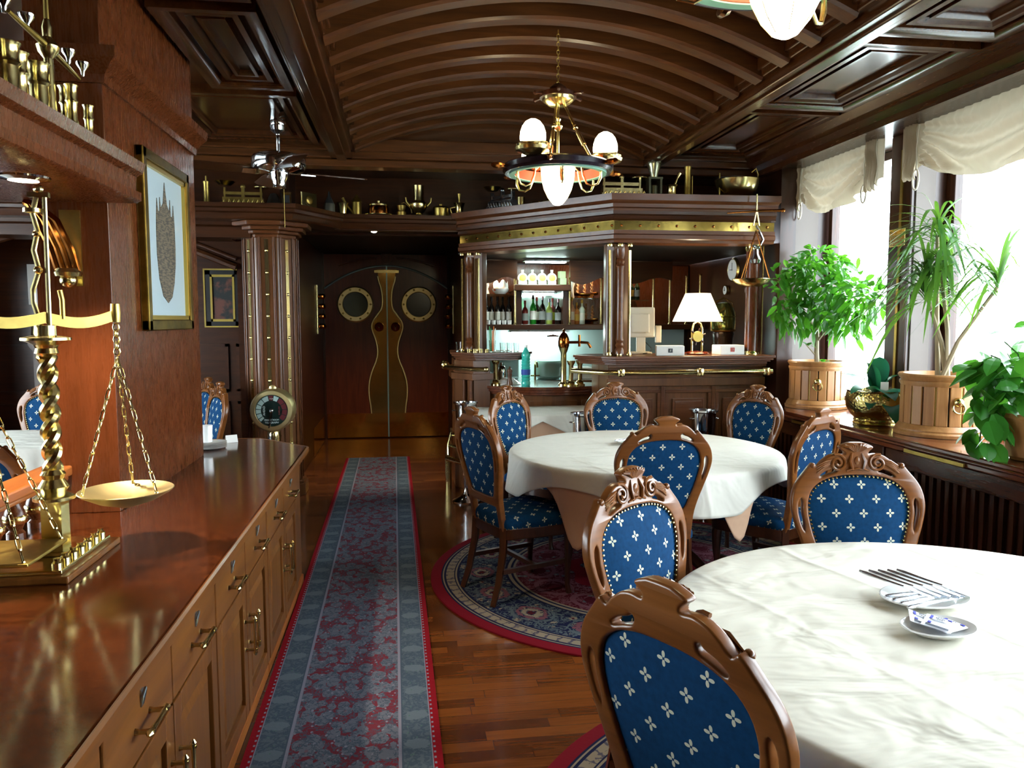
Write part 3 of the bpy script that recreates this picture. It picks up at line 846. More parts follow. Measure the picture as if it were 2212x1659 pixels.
# ------------------------------------------------------------------ tableware on the round tables
def oval_plate(name, x, y, z, a, b, label, rz=0):
    m = MB(); m.m = SC(1, b/a, 1)
    m.lathe([(0,.004),(a*.62,.004),(a*.72,.008),(a,.022),(a,.025),(a*.97,.026),(a*.70,.012),(a*.6,.009),(0,.009)], 40)
    o = obj(name, m, WHITE, loc=(x,y,z), rz=rz); return tag(o, label, 'plate')
ZT = .7635
oval_plate('oval_plate', 1.515, 2.0, ZT, .135, .10, 'larger white oval plate holding cutlery on the near table', .1)
oval_plate('oval_plate', 1.40, 1.79, ZT, .10, .075, 'smaller white oval plate holding sugar packets on near table', 0)
oval_plate('side_plate', 1.49, 4.92, ZT, .09, .09, 'small white plate with cutlery on the middle table')
def knife_mb():
    m = MB(); m.tube([(-.11,0,0),(-.10,0,0),(-.05,0,0),(0,0,0),(.012,0,0)], [.004,.0065,.007,.0055,.003], 8)
    bl = [(0,-.005),(.05,-.009),(.085,-.010),(.105,-.004),(.108,.004),(.1,.007),(0,.005)]
    return m.prism(bl, -.001, .001)
def fork_mb():
    m = MB(); m.tube([(-.11,0,0),(-.09,0,0),(-.03,0,.001),(.02,0,.003)], [.004,.006,.004,.003], 8)
    m.prism([(.015,-.003),(.04,-.011),(.055,-.012),(.055,.012),(.04,.011),(.015,.003)], .001, .0035)
    for k in range(4): m.box(.054,.095,-.0115+k*.0066,-.0085+k*.0066,.001,.0035)
    return m
kme = obj('knife', knife_mb(), SILVER); fme = obj('fork', fork_mb(), SILVER)
def cut(src, x, y, z, az, el, label, cat, group, roll=0):
    o = src if src.get('label') is None else src.copy()
    if o is not src: COL.objects.link(o)
    o.location = (x,y,z); o.rotation_euler = (roll, -el, az); return tag(o, label, cat, group)
KL = ['knife lying uppermost and nearest plate centre on near table','table knife second in the row on the larger oval plate','table knife third in the row on the larger oval plate','table knife nearest the plate rim, closest to sugar packets']
for k in range(4):
    cut(kme, 1.50+.004*k, 2.01-.022*k, ZT+.028-.001*k, .06+.05*k, .02, KL[k], 'knife', 'cutlery on near table')
FL = ['fork at far left, handle raised past the plate rim','second fork from the left on the larger oval plate','middle fork of five with handle raised over plate','fourth fork, brass tinted handle over the plate','rightmost of five forks leaning on the oval plate']
for k in range(5):
    cut(fme, 1.455+.030*k, 2.045-.002*k, ZT+.043, rad(-52), -.16, FL[k], 'fork', 'cutlery on near table')
cut(kme, 1.49, 4.92, ZT+.03, .3, 0, 'knife lying on the small plate of middle table', 'knife', 'cutlery on middle table')
cut(fme, 1.50, 4.95, ZT+.03, .5, 0, 'fork lying on the small plate of middle table', 'fork', 'cutlery on middle table')
INK = plain('grey_print', '#5f6675', .8); INKB = plain('blue_print', '#3a3fb0', .8); PACK = plain('packet_paper', '#e6e9ef', .45)
def packet(x, y, z, az, el, label):  # printed paper sachets
    t = thing('sugar_packet', label, 'sugar packet', (x,y,z), 0, 'sugar packets'); t.rotation_euler = (el, 0, az); t.scale = (1.3,)*3
    obj('paper', MB().grid(lambda u,v: ((u-.5)*.07, (v-.5)*.055, .004*math.sin(PI*u)*math.sin(PI*v)), 10, 8).grid(lambda u,v: ((u-.5)*.07, (v-.5)*.055, -.002*math.sin(PI*u)*math.sin(PI*v)), 10, 8), PACK, t, smooth=60)
    m = MB()
    for k in range(4): m.box(-.032+k*.0028,-.031+k*.0028,-.022,.02,.0022,.0028)
    for k in range(3): m.box(-.004+k*.003,-.003+k*.003,-.018+.004*k,.016,.0045,.0049)
    for k in range(10):
        a = k*PI/5; m.tube([(.016+.005*math.cos(a),.006*math.sin(a),.0045),(.016+.009*math.cos(a),.009*math.sin(a),.0042)], .0006, 4)
    m.ring([(.004,.004),(.0052,.004),(.0052,.0047),(.004,.0047)], 16, (.016,0,0))
    obj('grey_print', m, INK, t, smooth=0)
    obj('blue_print', MB().box(.008,.026,.014,.019,.002,.0034).box(.026,.031,-.02,-.012,.0010,.0024).box(-.018,-.010,.012,.018,.002,.0034), INKB, t, smooth=0)
    return t
packet(1.40,1.79,ZT+.030,.75,.12,'printed paper sugar packet on top at the front of small plate')
packet(1.385,1.83,ZT+.024,1.0,.28,'printed paper sugar packet behind, leaning towards cutlery plate')
packet(1.43,1.80,ZT+.019,.3,.05,'printed paper sugar packet underneath at right of small plate')
# ------------------------------------------------------------------ bar counter
def offs(poly, d):
    """inset an anticlockwise polygon by d"""
    a = sum(poly[i][0]*poly[(i+1)%len(poly)][1]-poly[(i+1)%len(poly)][0]*poly[i][1] for i in range(len(poly)))
    if a < 0: poly = poly[::-1]
    out = []; n = len(poly)
    for i in range(n):
        p = Vector(poly[i]); d0 = (p-Vector(poly[i-1])).normalized(); d1 = (Vector(poly[(i+1)%n])-p).normalized()
        n0 = Vector((-d0.y,d0.x)); n1 = Vector((-d1.y,d1.x)); m = (n0+n1).normalized(); m = m/max(.35,m.dot(n0))
        out.append((p.x+m.x*d, p.y+m.y*d))
    return out
def shelf_slab(m, poly, z1):
    m.prism(poly, z1-.022, z1).prism(offs(poly,.012), z1-.04, z1-.022).prism(offs(poly,.03), z1-.055, z1-.04).prism(offs(poly,.05), z1-.075, z1-.055)
bar = thing('bar_counter', 'panelled mahogany bar with raised counters and curved serving top', 'bar counter', (0,0,0))
upR = [(1.45,6.45),(1.62,6.14),(1.72,6.06),(3.11,6.06),(3.11,7.0),(2.75,7.0),(2.7,6.62),(1.60,6.62)]
upL = [(.44,7.2),(.64,6.93),(1.10,7.02),(1.22,7.2),(1.05,7.55),(.46,7.66)]
m = MB(); shelf_slab(m, upR, 1.295); obj('raised_counter', m, W_MIDX, bar, smooth=0, bev=.004)
m = MB(); shelf_slab(m, upL, 1.295); obj('raised_counter', m, W_MIDX, bar, smooth=0, bev=.004)
fc = catmull([(.60,7.5),(.69,7.16),(.92,6.92),(1.2,6.80),(1.5,6.79),(1.74,6.86)], False, 6)
lowp = fc + [(1.95,7.2),(1.0,7.75)]
m = MB().prism(lowp, .955, .985).prism(offs(lowp,.015), .93, .955).prism(offs(lowp,.04), .905, .93)
obj('serving_top', m, W_SILL, bar, smooth=0, bev=.006)
bc = [(x+.0, y+.10) for x, y in fc]
m = MB().prism(bc+[(1.9,7.1),(1.0,7.7)], .0, .905)
body = obj('curved_front', m, W_MID, bar, smooth=30)
m = MB()
for i in range(2, len(bc)-3, 5):
    a, b = Vector(bc[i]), Vector(bc[min(i+4,len(bc)-1)]); d = (b-a).normalized(); n = Vector((d.y,-d.x)); ang = math.atan2(d.y,d.x)
    m.m = T(a.x,a.y,0) @ RZ(ang); L = (b-a).length
    m.box(0,L,-.012,.0,.12,.17).box(0,L,-.012,0,.80,.85).box(0,.05,-.012,0,.17,.80).box(L-.05,L,-.012,0,.17,.80).box(.08,L-.08,-.01,0,.22,.75)
m.m = Matrix.Identity(4); obj('front_panel', m, W_MID, body, smooth=0, bev=.003)
m = MB().box(1.72,3.11,6.28,6.6,0,1.22).box(1.72,1.86,6.6,6.86,0,1.22)
m.box(1.70,3.11,6.24,6.28,1.03,1.10).box(1.70,3.11,6.22,6.28,1.19,1.22).box(1.70,3.11,6.255,6.28,0,.10)
body = obj('bar_front', m, W_MID, bar, smooth=0, bev=.006)
m = MB()
for k in range(3):
    x0 = 1.76+k*.455; x1 = x0+.42
    m.box(x0-.035,x0,6.262,6.28,.10,1.03); 
    for a, b, c, d in ((x0,x1,.12,.15),(x0,x1,.97,1.0),(x0,x0+.03,.15,.97),(x1-.03,x1,.15,.97)): m.box(a,b,6.266,6.28,c,d)
    m.box(x0+.07,x1-.07,6.262,6.28,.20,.92)
    m.box(x0+.09,x1-.09,6.256,6.28,.22,.90)
obj('front_panel', m, W_MIDX, body, smooth=0, bev=.004)
eL = [(.48,7.24),(.64,7.01),(.80,7.06),(.80,7.5),(.48,7.6)]
m = MB().prism(eL, 0, 1.22)
m.prism(offs(eL,-.03), 1.04, 1.10)
obj('bar_end', m, W_MID, bar, smooth=0, bev=.004)
m = MB()
for x, y in ((.56,7.09),(.615,7.01)): m.tube([(x,y,.05),(x,y,1.04)], .018, 8)
obj('turned_post', m, W_MIDX, bar)
def brass_post(x, y, z0, z1, r=.022):
    h = z1-z0
    return MB().lathe([(r*2.2,0),(r*2.2,.012),(r*1.5,.02),(r*1.7,.034),(r,.05),(r,h-.045),(r*1.4,h-.03),(r*1.8,h-.012),(r*1.8,h)], 14, (x,y,z0))
for x, y in ((.86,7.12),(1.53,6.88),(1.63,6.95)): obj('brass_post', brass_post(x,y,.985,1.22), BRASS, bar)
rl = MB().tube([(1.42,6.34,1.165),(1.60,6.08,1.165),(1.72,6.0,1.165),(3.05,6.0,1.165)], .021, 12)
rl = obj('arm_rail', rl, BRASS, bar)
for x in (1.75,2.42,3.0):
    obj('rail_bracket', MB().tube([(x,6.0,1.165),(x,6.1,1.165),(x,6.285,1.16)], .012, 8).sphere((x,6.0,1.165), .034, 12, 8).lathe([(.03,-.03),(.034,-.02),(.034,.02),(.03,.03)], 12, (x,6.0,1.165)), BRASS, rl)
rl = obj('arm_rail', MB().tube([(.38,7.4,1.15),(.40,7.16,1.15),(.62,6.86,1.15),(.74,6.84,1.15)], .02, 10).sphere((.74,6.84,1.15), .026, 10, 6), BRASS, bar)
obj('rail_bracket', MB().sphere((.39,7.3,1.17), .045, 12, 8).tube([(.40,7.25,1.16),(.5,7.3,1.16)], .014, 8), BRASS, rl)
fr = obj('foot_rail', MB().tube([(.42,7.5,.30),(.40,7.1,.30),(.52,6.88,.30),(.72,6.82,.30)], .026, 10).tube([(.46,7.5,.52),(.45,7.15,.52),(.56,6.95,.52),(.7,6.93,.52)], .015, 8).tube([(.44,7.5,.42),(.43,7.12,.42),(.53,6.92,.42),(.7,6.9,.42)], .015, 8), BRASS, bar)
for x, y in ((.41,7.15),(.66,6.84)): obj('rail_bracket', MB().tube([(x,y,.30),(x,y+.02,.42),(x+.03,y+.05,.52),(x+.1,y+.15,.52)], .013, 8).tube([(x,y,.3),(x,y,.0)], .03, 10), BRASS, fr)

# ------------------------------------------------------------------ bar canopy
can = thing('bar_canopy', 'moulded mahogany canopy over the bar with riveted brass band', 'canopy', (0,0,0))
CP = [(.50,7.40),(1.68,6.05),(3.08,6.02)]
obj('cornice', MB().sweep([(-.3,2.475),(-.04,2.475),(-.035,2.495),(-.01,2.503),(-.005,2.53),(.02,2.545),(.045,2.55),(.05,2.60),(.03,2.605),(-.3,2.605)], CP), W_MIDX, can, smooth=30)
obj('frieze', MB().sweep([(-.3,2.40),(-.06,2.40),(-.045,2.412),(-.05,2.44),(-.03,2.45),(-.025,2.475),(-.3,2.475)], CP), W_DARKX, can, smooth=30)
bb = obj('brass_band', MB().sweep([(-.3,2.325),(-.075,2.325),(-.075,2.40),(-.3,2.40)], CP), BRASSB, can, smooth=30)
m = MB()
for (a, b), n in (((CP[0],CP[1]),13),((CP[1],CP[2]),9)):
    a = Vector(a); b = Vector(b); d = (b-a).normalized(); nn = Vector((d.y,-d.x))
    for i in range(n):
        p = a+(b-a)*((i+.6)/n)+nn*-.074; m.sphere((p.x,p.y,2.362), .012, 8, 5)
obj('rivet', m, BRONZE, bb)
obj('architrave', MB().sweep([(-.3,2.225),(-.075,2.225),(-.07,2.245),(-.05,2.255),(-.045,2.285),(-.06,2.295),(-.055,2.325),(-.3,2.325)], CP), W_MIDX, can, smooth=30)
obj('top_board', MB().prism([(.5,7.5),(1.70,6.12),(3.1,6.1),(3.1,7.94),(.5,7.94)], 2.56, 2.596), W_DARKX, can, smooth=0)
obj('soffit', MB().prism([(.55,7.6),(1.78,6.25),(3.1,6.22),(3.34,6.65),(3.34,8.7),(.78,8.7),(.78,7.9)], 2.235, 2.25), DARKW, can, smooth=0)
def bar_column(x, y, rz, label):
    t = thing('bar_column', label, 'column', (x,y,1.295), rz, 'columns on the bar counter'); H = .928
    oc = [(.105*math.cos(rad(22.5+45*i)), .105*math.sin(rad(22.5+45*i))) for i in range(8)]
    obj('shaft', MB().prism(oc, .0, H), W_MID, t, smooth=0, bev=.006)
    obj('colonnette', MB().lathe([(.04,.02),(.04,.05),(.028,.07),(.036,.09),(.028,.11),(.036,.13),(.03,.15),(.03,.72),(.036,.74),(.028,.76),(.036,.78),(.028,.80),(.04,.83),(.04,.88)], 14, (0,-.125,0)), W_MIDX, t)
    for a in (-.085,.085): obj('brass_rod', MB().tube([(a,-.105,.03),(a,-.105,.87)], .014, 8), BRASS, t)
    m = MB()
    for z0 in (.0,H-.03):
        for a in (-.085,0,.085): m.lathe([(.024,0),(.027,.01),(.022,.03)], 10, (a,-.118 if a == 0 else -.107,z0))
    obj('brass_collar', m, BRASS, t)
bar_column(.69, 7.28, rad(-35), 'fluted column with brass rods at left end of bar counter')
bar_column(1.775, 6.27, 0, 'fluted column with brass rods at the corner of bar counter')
t = thing('round_column', 'smooth round red wood column at window end of the bar', 'column', (3.0,6.30,1.295))
obj('shaft', MB().lathe([(.058,.03),(.058,.89)], 24), W_PIL, t)
obj('brass_cap', MB().lathe([(.07,0),(.07,.015),(.06,.03)], 20).lathe([(.06,.885),(.07,.91),(.07,.929)], 20), BRASS, t)
obj('brass_rod', MB().tube([(.085,-.02,.0),(.085,-.02,.93)], .008, 8), BRASS, t)

# ------------------------------------------------------------------ octagonal column by the counter end
t = thing('octagonal_column', 'tall octagonal mahogany column with studded brass strips, left of the doors', 'column', (-1.17,7.20,0))
ap = .225; Rr = ap/math.cos(PI/8)
oc = [(Rr*math.cos(rad(22.5+45*i)), Rr*math.sin(rad(22.5+45*i))) for i in range(8)]
obj('shaft', MB().prism(oc, .14, 2.40), W_MID, t, smooth=0, bev=.012)
m = MB()
for k in range(-2, 3):
    a = rad(-90+45*k); m.m = RZ(a+PI/2)
    for s in (-1, 1): m.box(s*.062-.008,s*.062+.008,-ap-.012,-ap,.14,2.32)
m.m = Matrix.Identity(4); obj('fluting', m, W_MIDX, t, smooth=0, bev=.003)
for k in (-1, 0, 1):
    a = rad(-90+45*k); q = RZ(a+PI/2)
    m = MB(); m.m = q; m.box(-.016,.016,-ap-.006,-ap,.16,2.3); st = obj('brass_strip', m, BRASS, t, smooth=0)
    m = MB(); m.m = q
    for i in range(11): m.sphere((0,-ap-.008,.3+.19*i), .014, 8, 5).box(-.02,.02,-ap-.009,-ap-.004,.292+.19*i,.308+.19*i)
    obj('stud', m, BRASS, st)
rings = lambda r: [(r*math.cos(rad(22.5+45*i)), r*math.sin(rad(22.5+45*i))) for i in range(8)]
obj('base', MB().prism(rings(Rr+.05), .012-.012, .11).prism(rings(Rr+.03), .11, .14), W_MID, t, smooth=0, bev=.008)
obj('capital', MB().prism(rings(Rr+.012), 2.31, 2.345).prism(rings(Rr+.04), 2.345, 2.375).prism(rings(Rr+.08), 2.375, 2.41).prism(rings(Rr+.13), 2.41, 2.45), W_MIDX, t, smooth=0, bev=.01)

# ------------------------------------------------------------------ double doors
def xz(m, y): m.m = Matrix(((1,0,0,0),(0,0,1,y),(0,1,0,0),(0,0,0,1))); return m
DX0, DX1, DC = -1.02, .60, -.205
def arcz(x): return 2.31-.30*((x-DC)/.81)**2
doors = []; STRIP = plain('pale_strip', '#8fb2b8', .25, .5)
for s, a, b in ((-1, DX0, DC-.004), (1, DC+.004, DX1)):
    pts = [(a,.012),(b,.012)] + [(b+(a-b)*i/12, arcz(b+(a-b)*i/12)) for i in range(13)]
    m = xz(MB(), 0); m.prism(pts, 10.40, 10.45)
    d = struct('door_%d' % (1 if s < 0 else 2), m, W_DOOR, smooth=0); doors.append(d)
    cx = -.62 if s < 0 else .215
    m = MB(); m.m = T(cx,10.40,1.80) @ RX(PI/2)
    m.ring([(.160,0),(.160,.02),(.168,.032),(.222,.032),(.24,.018),(.24,0)], 40)
    ph_ = obj('porthole_ring', m, BRASSP, d)
    m = MB(); m.m = T(cx,10.40,1.80) @ RX(PI/2)
    for k in range(10): m.sphere((.2*math.cos(k*PI/5), .2*math.sin(k*PI/5), .036), .014, 8, 5)
    obj('porthole_bolt', m, BRASSD, ph_)
    m = MB(); m.m = T(cx,10.395,1.80) @ RX(PI/2); m.lathe([(0,.0),(.17,0),(.17,.004),(0,.004)], 32)
    obj('porthole_glass', m, plain('porthole_mirror_%d' % s, '#3d4842', .15), ph_)
    m = MB().box(a+.01,b,10.385,10.40,.015,.34); obj('kick_plate', m, metal('kick_plate_%d' % s, '#c98a3c', .12), d, smooth=0)
    # half of the vase shaped push plate
    sil = [(.0,2.26),(.135,2.26),(.14,2.235),(.12,2.22),(.115,2.17),(.105,2.11),(.08,2.03),(.062,1.93),(.06,1.83),(.075,1.74),(.13,1.66),(.19,1.57),(.205,1.5),(.19,1.43),(.155,1.33),(.135,1.23),(.135,1.13),(.16,1.03),(.205,.92),(.24,.8),(.255,.68),(.25,.55),(.235,.45),(.225,.34),(.0,.34)]
    sl = catmull([(s*x,z) for x,z in sil[4:-1]], False, 3)
    pp = [(s*x+DC,z) for x,z in sil[:4]] + [(x+DC,z) for x,z in sl] + [(DC,.34)]
    m = xz(MB(), 0); m.prism(pp, 10.372, 10.395)
    pl = obj('push_plate', m, metal('push_plate_%d' % s, '#b8904a', .13), d, smooth=30, bev=.003)
    obj('plate_rim', MB().tube([(x+DC,10.372,z) for x,z in sl], .012, 6), BRASSP, pl)
    obj('plate_top', MB().box(min(DC,DC+s*.16),max(DC,DC+s*.16),10.355,10.372,2.215,2.25), BRASS, pl, smooth=0)
    m = MB(); m.m = T(DC+s*.108,10.35,1.50); m.sphere((0,0,0), .062, 20, 14)
    k = obj('door_knob', m, plain('knob_mahogany_%d' % s, '#7a2414', .15, coat=.6), d)
    obj('knob_boss', MB().sphere((DC+s*.108,10.286,1.50), .014, 8, 6), BRASS, k)
obj('centre_strip', MB().box(DC-.009,DC+.009,10.368,10.40,.02,2.31), STRIP, doors[0], smooth=0)
obj('arch_strip', MB().tube([(DX0+(DX1-DX0)*i/24,10.385,arcz(DX0+(DX1-DX0)*i/24)) for i in range(25)], .014, 8), STRIP, doors[0])
# frieze over the doors with a carved crest
pts = [(DX0+(DX1-DX0)*i/16, arcz(DX0+(DX1-DX0)*i/16)+.012) for i in range(17)]
m = xz(MB(), 0); m.prism(pts + [(DX1,2.46),(DX0,2.46)], 10.42, 10.5)
fz = struct('trim_4', m, W_DOOR, smooth=0)
m = MB()
for s in (-1,1): m.tube([(DC+s*(.13+.5*i/8), 10.415, 2.41-.10*(i/8)**2) for i in range(9)], .012, 6)
obj('carved_bead', m, W_DOOR, fz)
m = MB(); m.ring([(.052,-.012),(.052,.012),(.070,.012),(.070,-.012)], 20); 
for v in range(len(m.v)): x, y, z = m.v[v]; m.v[v] = (DC+x, 10.41+z, 2.41+y)
m.box(DC-.07,DC+.07,10.40,10.42,2.455,2.47).box(DC-.008,DC+.008,10.395,10.42,2.36,2.45)
obj('carved_crest', m, W_DOOR, fz)
m = MB().box(-1.04,DX0,10.36,10.5,0,2.47).box(DX1,.64,10.36,10.5,0,2.47)
struct('trim_5', m, W_DARK, smooth=0)
for x0, x1 in ((-1.04,-1.035),(.632,.64)):
    obj('base_plate', MB().box(x0,x1,9.0,10.36,.012,.34), metal('side_plate_%d' % (x0*10), '#b98a3e', .14), bpy.data.objects['trim_5'], smooth=0)
for k, x in enumerate((-1.02,.615)):
    t = thing('wall_lantern', 'brass wall lantern in the vestibule, %s of the doors' % ('left','right')[k], 'lantern', (x,9.6,1.72), 0, 'brass lanterns beside the doors')
    s = 1 if k == 0 else -1
    obj('back_plate', MB().box(-.02 if k==0 else .0, .0 if k==0 else .02,-.05,.05,-.3,.3), BRASS, t, smooth=0, bev=.005)
    m = MB()
    for z in (-.2,-.08,.04,.16): m.lathe([(.0,-.03),(.035,-.03),(.05,-.01),(.05,.01),(.035,.03),(0,.03)], 14, (s*.045,0,z))
    obj('lamp_body', m, BRONZE, t)
t = thing('door_downlight', 'small lit downlight in soffit above the double doors', 'downlight', (-.262,7.52,2.44))
obj('bezel', MB().lathe([(.03,0),(.045,-.004),(.048,.0),(.03,.004)], 20), BRASS, t)
obj('lamp', MB().sphere((0,0,.0), .028, 12, 8, 1, 1, .5), SPOT, t)

# ------------------------------------------------------------------ back bar
struct('wall_bar_back', MB().box(.74,3.36,8.75,8.85,0,2.3), W_DARK, smooth=0)
bk = thing('back_bar', 'lit back bar shelving with central cabinet and dark wood shelves', 'shelving', (0,0,0))
obj('fridge_unit', MB().box(.95,3.3,8.22,8.74,0.0,.90), STEELB, bk, smooth=0, bev=.006)
m = MB()
for k in range(5): m.box(1.0+k*.455,1.42+k*.455,8.205,8.22,.1,.72).box(1.0+k*.455,1.42+k*.455,8.205,8.22,.75,.87)
obj('fridge_door', m, STEELB, bk, smooth=0, bev=.004)
obj('worktop', MB().box(.93,3.32,8.18,8.74,.90,.935), STEEL, bk, smooth=0, bev=.004)
obj('splash_back', MB().box(.95,3.3,8.70,8.74,.935,1.48), plain('pale_splash_tiles', '#b9d0cc', .25), bk, smooth=0)
obj('shelf', MB().box(.80,3.34,8.15,8.74,1.485,1.545), W_DARKX, bk, smooth=0, bev=.008)
for x0 in (1.215,1.73): obj('cabinet_side', MB().box(x0,x0+.06,8.2,8.74,1.545,1.93), W_DARK, bk, smooth=0)
obj('cabinet_top', MB().box(1.19,1.81,8.15,8.74,1.905,1.975), W_DARKX, bk, smooth=0, bev=.008)
obj('cabinet_back', MB().box(1.275,1.73,8.70,8.74,1.545,1.905), plain('mirror_back', '#a8bcb4', .1, .6), bk, smooth=0)
obj('shelf_back', MB().box(.80,1.215,8.70,8.74,1.545,2.22).box(1.79,3.34,8.70,8.74,1.545,2.22).box(1.215,1.79,8.7,8.74,1.975,2.22), W_PIL, bk, smooth=0)
for x0, x1, dip in ((.80,1.22,.05),(1.80,2.35,.06),(2.35,2.95,.05)):
    pts = [(x0,2.23),(x1,2.23)] + [(x1+(x0-x1)*i/12, 2.02+dip*math.sin(2*PI*i/12)*.7) for i in range(13)]
    m = xz(MB(), 0); m.prism(pts, 8.16, 8.22); obj('shaped_valance', m, W_DARKX, bk, smooth=30)
for x0, x1, z in ((.80,1.21,1.86),(1.80,2.28,1.82),(2.34,2.70,1.80)): obj('glass_shelf', MB().box(x0,x1,8.22,8.69,z,z+.012), GLASSG, bk, smooth=0)
for x, z1 in ((1.20,2.1),(1.80,2.05),(2.15,2.05),(2.74,2.05),(2.93,2.05),(3.12,2.08),(3.28,2.1)):
    obj('brass_pole', MB().lathe([(.02,0),(.014,.02),(.014,z1-1.545-.02),(.022,z1-1.545)], 10, (x,8.18,1.545)), BRASS, bk)
t = thing('shelf_light', 'bright fluorescent light under the back bar shelf', 'light fixture', (1.5,8.42,1.44))
obj('housing', MB().box(-.34,.34,-.06,.06,.02,.044), STEELB, t, smooth=0)
obj('tube_lamp', MB().tube([(-.31,0,0),(.31,0,0)], .02, 10), TUBE, t)
t = thing('cabinet_light', 'fluorescent strip at top of the bottle cabinet', 'light fixture', (1.5,8.42,1.884))
obj('housing', MB().box(-.2,.2,-.04,.04,.008,.02), STEELB, t, smooth=0)
obj('tube_lamp', MB().tube([(-.17,0,-.006),(.17,0,-.006)], .012, 10), TUBE, t)
t = thing('bar_ceiling_light', 'rectangular fluorescent light in bar ceiling above round bottles', 'light fixture', (1.5,8.0,2.205))
obj('housing', MB().box(-.24,.24,-.07,.07,.0,.014), STEELB, t, smooth=0)
obj('tube_lamp', MB().box(-.21,.21,-.045,.045,-.012,0), TUBE, t, smooth=0)

def bottle(name, x, y, z, h, r, col, cap, lab, label, group, glassy=True, neck=.3, cat='bottle'):
    t = thing(name, label, cat, (x,y,z), 0, group)
    obj('bottle_body', MB().lathe([(0,0),(r*.9,0),(r,.006),(r,h*.56),(r*.8,h*.64),(r*neck,h*.74),(r*neck,h*.93),(r*neck*1.15,h*.935),(r*neck*1.15,h*.95),(0,h*.95)], 14), col, t)
    obj('cap', MB().lathe([(r*neck*1.2,h*.86),(r*neck*1.22,h*1.0),(0,h*1.0)], 10), cap, t)
    obj('bottle_label', MB().lathe([(r*1.015,h*.16),(r*1.015,h*.46)], 14), lab, t)
    return t
def bglass(n, c): return plain(n, c, .08, coat=.6)
BG = {k: bglass('bottle_'+k, c) for k, c in dict(green='#1c8a2a', dark='#1d1411', yellow='#a9bd5a', red='#6b2320', amber='#a5622a', clear='#cfdcd2', wine='#131013', pink='#b98a72', champ='#1a2a18').items()}
LB = {k: plain('label_'+k, c, .6) for k, c in dict(white='#e6e4da', grey='#8f948f', red='#a8342a', gold='#b99238', yellow='#c9cf4a').items()}
G = 'bottles in the lit back bar cabinet'
for x, col, cap, lab, h, l in ((1.33,'red','red','grey',.26,'dark red bottle with grey label, leftmost in lit cabinet'),(1.42,'green','dark','white',.32,'tall bright green bottle in lit cabinet'),
      (1.475,'dark','red','white',.30,'dark bottle just right of the green bottle, half hidden'),(1.525,'dark','red','grey',.31,'dark bottle with red neck, middle of lit cabinet'),
      (1.60,'yellow','champ','grey',.28,'pale yellow green bottle in lit cabinet'),(1.655,'red','red','yellow',.29,'small red bottle behind the yellow green bottle'),(1.70,'dark','red','grey',.28,'dark bottle with red cap, rightmost in lit cabinet')):
    bottle('spirit_bottle', x, 8.32+(.08 if l.startswith(('dark bottle just','small red')) else 0), 1.545, h, .036, BG[col], BG[cap], LB[lab], l, G)
GN = plain('pale_gin_glass', '#d6efd8', .15, coat=.4)
for k in range(4):
    t = thing('round_bottle', 'round flat clear bottle with yellow label on cabinet top, %s from the left' % ('first','second','third','fourth')[k], 'bottle', (1.30+.108*k,8.30,1.975), 0, 'round bottles on the cabinet top')
    m = MB(); m.m = T(0,0,.075) @ SC(1,.5,1); m.sphere((0,0,0), .056, 18, 12); m.m = Matrix.Identity(4)
    m.box(-.045,.045,-.024,.024,0,.04).lathe([(.016,.12),(.014,.145),(.017,.15),(.017,.163),(0,.163)], 12)
    obj('bottle_body', m, GN, t)
    m = MB(); m.m = T(0,-.026,.075) @ RX(PI/2) @ SC(1,1,.3); m.lathe([(0,.012),(.03,.010),(.036,0),(.036,-.01)], 20); obj('bottle_label', m, LB['yellow'], t)
for k in range(3):
    o = obj('carton', MB().box(-.035,.035,-.03,.03,0,.075), plain('green_carton_%d' % k, '#9db88a', .6), loc=(1.755-.012*(k==2),8.34+.07*(k==1),1.975+.076*(k==2)), rz=.1*k, smooth=0); tag(o, ('pale green carton right of the round bottles','pale green carton behind the front carton','pale green carton stacked on another carton')[k], 'carton', 'cartons on the cabinet top')
for k in range(5):
    bottle('wine_bottle', .90+.062*k, 8.3+.04*(k%2), 1.545, .30, .030, BG['wine'], BG['wine'], LB['white'], 'black wine bottle with white label, %s from left in left bay' % ('first','second','third','fourth','fifth')[k], 'wine bottles in the left bay', neck=.36)
for k in range(5):
    o = obj('white_cup', MB().lathe([(0,0),(.022,0),(.026,.045),(.023,.045),(.02,.004),(0,.004)], 12), WHITE, loc=(.91+.058*k,8.2,1.545)); tag(o, 'small white cup before the wine bottles, %s from left' % ('first','second','third','fourth','fifth')[k], 'cup', 'white cups in the left bay')
t = thing('napkin_holder', 'white folded napkins with red stripe in left bay above wine bottles', 'napkins', (1.06,8.32,1.872))
obj('bowl', MB().lathe([(0,0),(.05,0),(.085,.03),(.095,.06),(.085,.06),(0,.02)], 16), WHITE, t)
obj('napkin', MB().grid(lambda u,v: (-.08+.16*u, .05*(v-.5)+.03*math.sin(6*u), .06+.10*v*(.5+.5*abs(math.sin(7*u)))), 14, 4), WHITE, t, solid=.003)
obj('red_stripe', MB().box(-.08,.06,-.062,-.05,.035,.06), REDP, t, smooth=0)
o = obj('white_figurine', MB().lathe([(0,0),(.045,0),(.04,.02),(.028,.06),(.04,.1),(.03,.14),(.018,.16),(.026,.185),(.0,.21)], 14), WHITE, loc=(.90,8.36,1.872)); tag(o, 'white figurine at far left of the left bay', 'figurine')
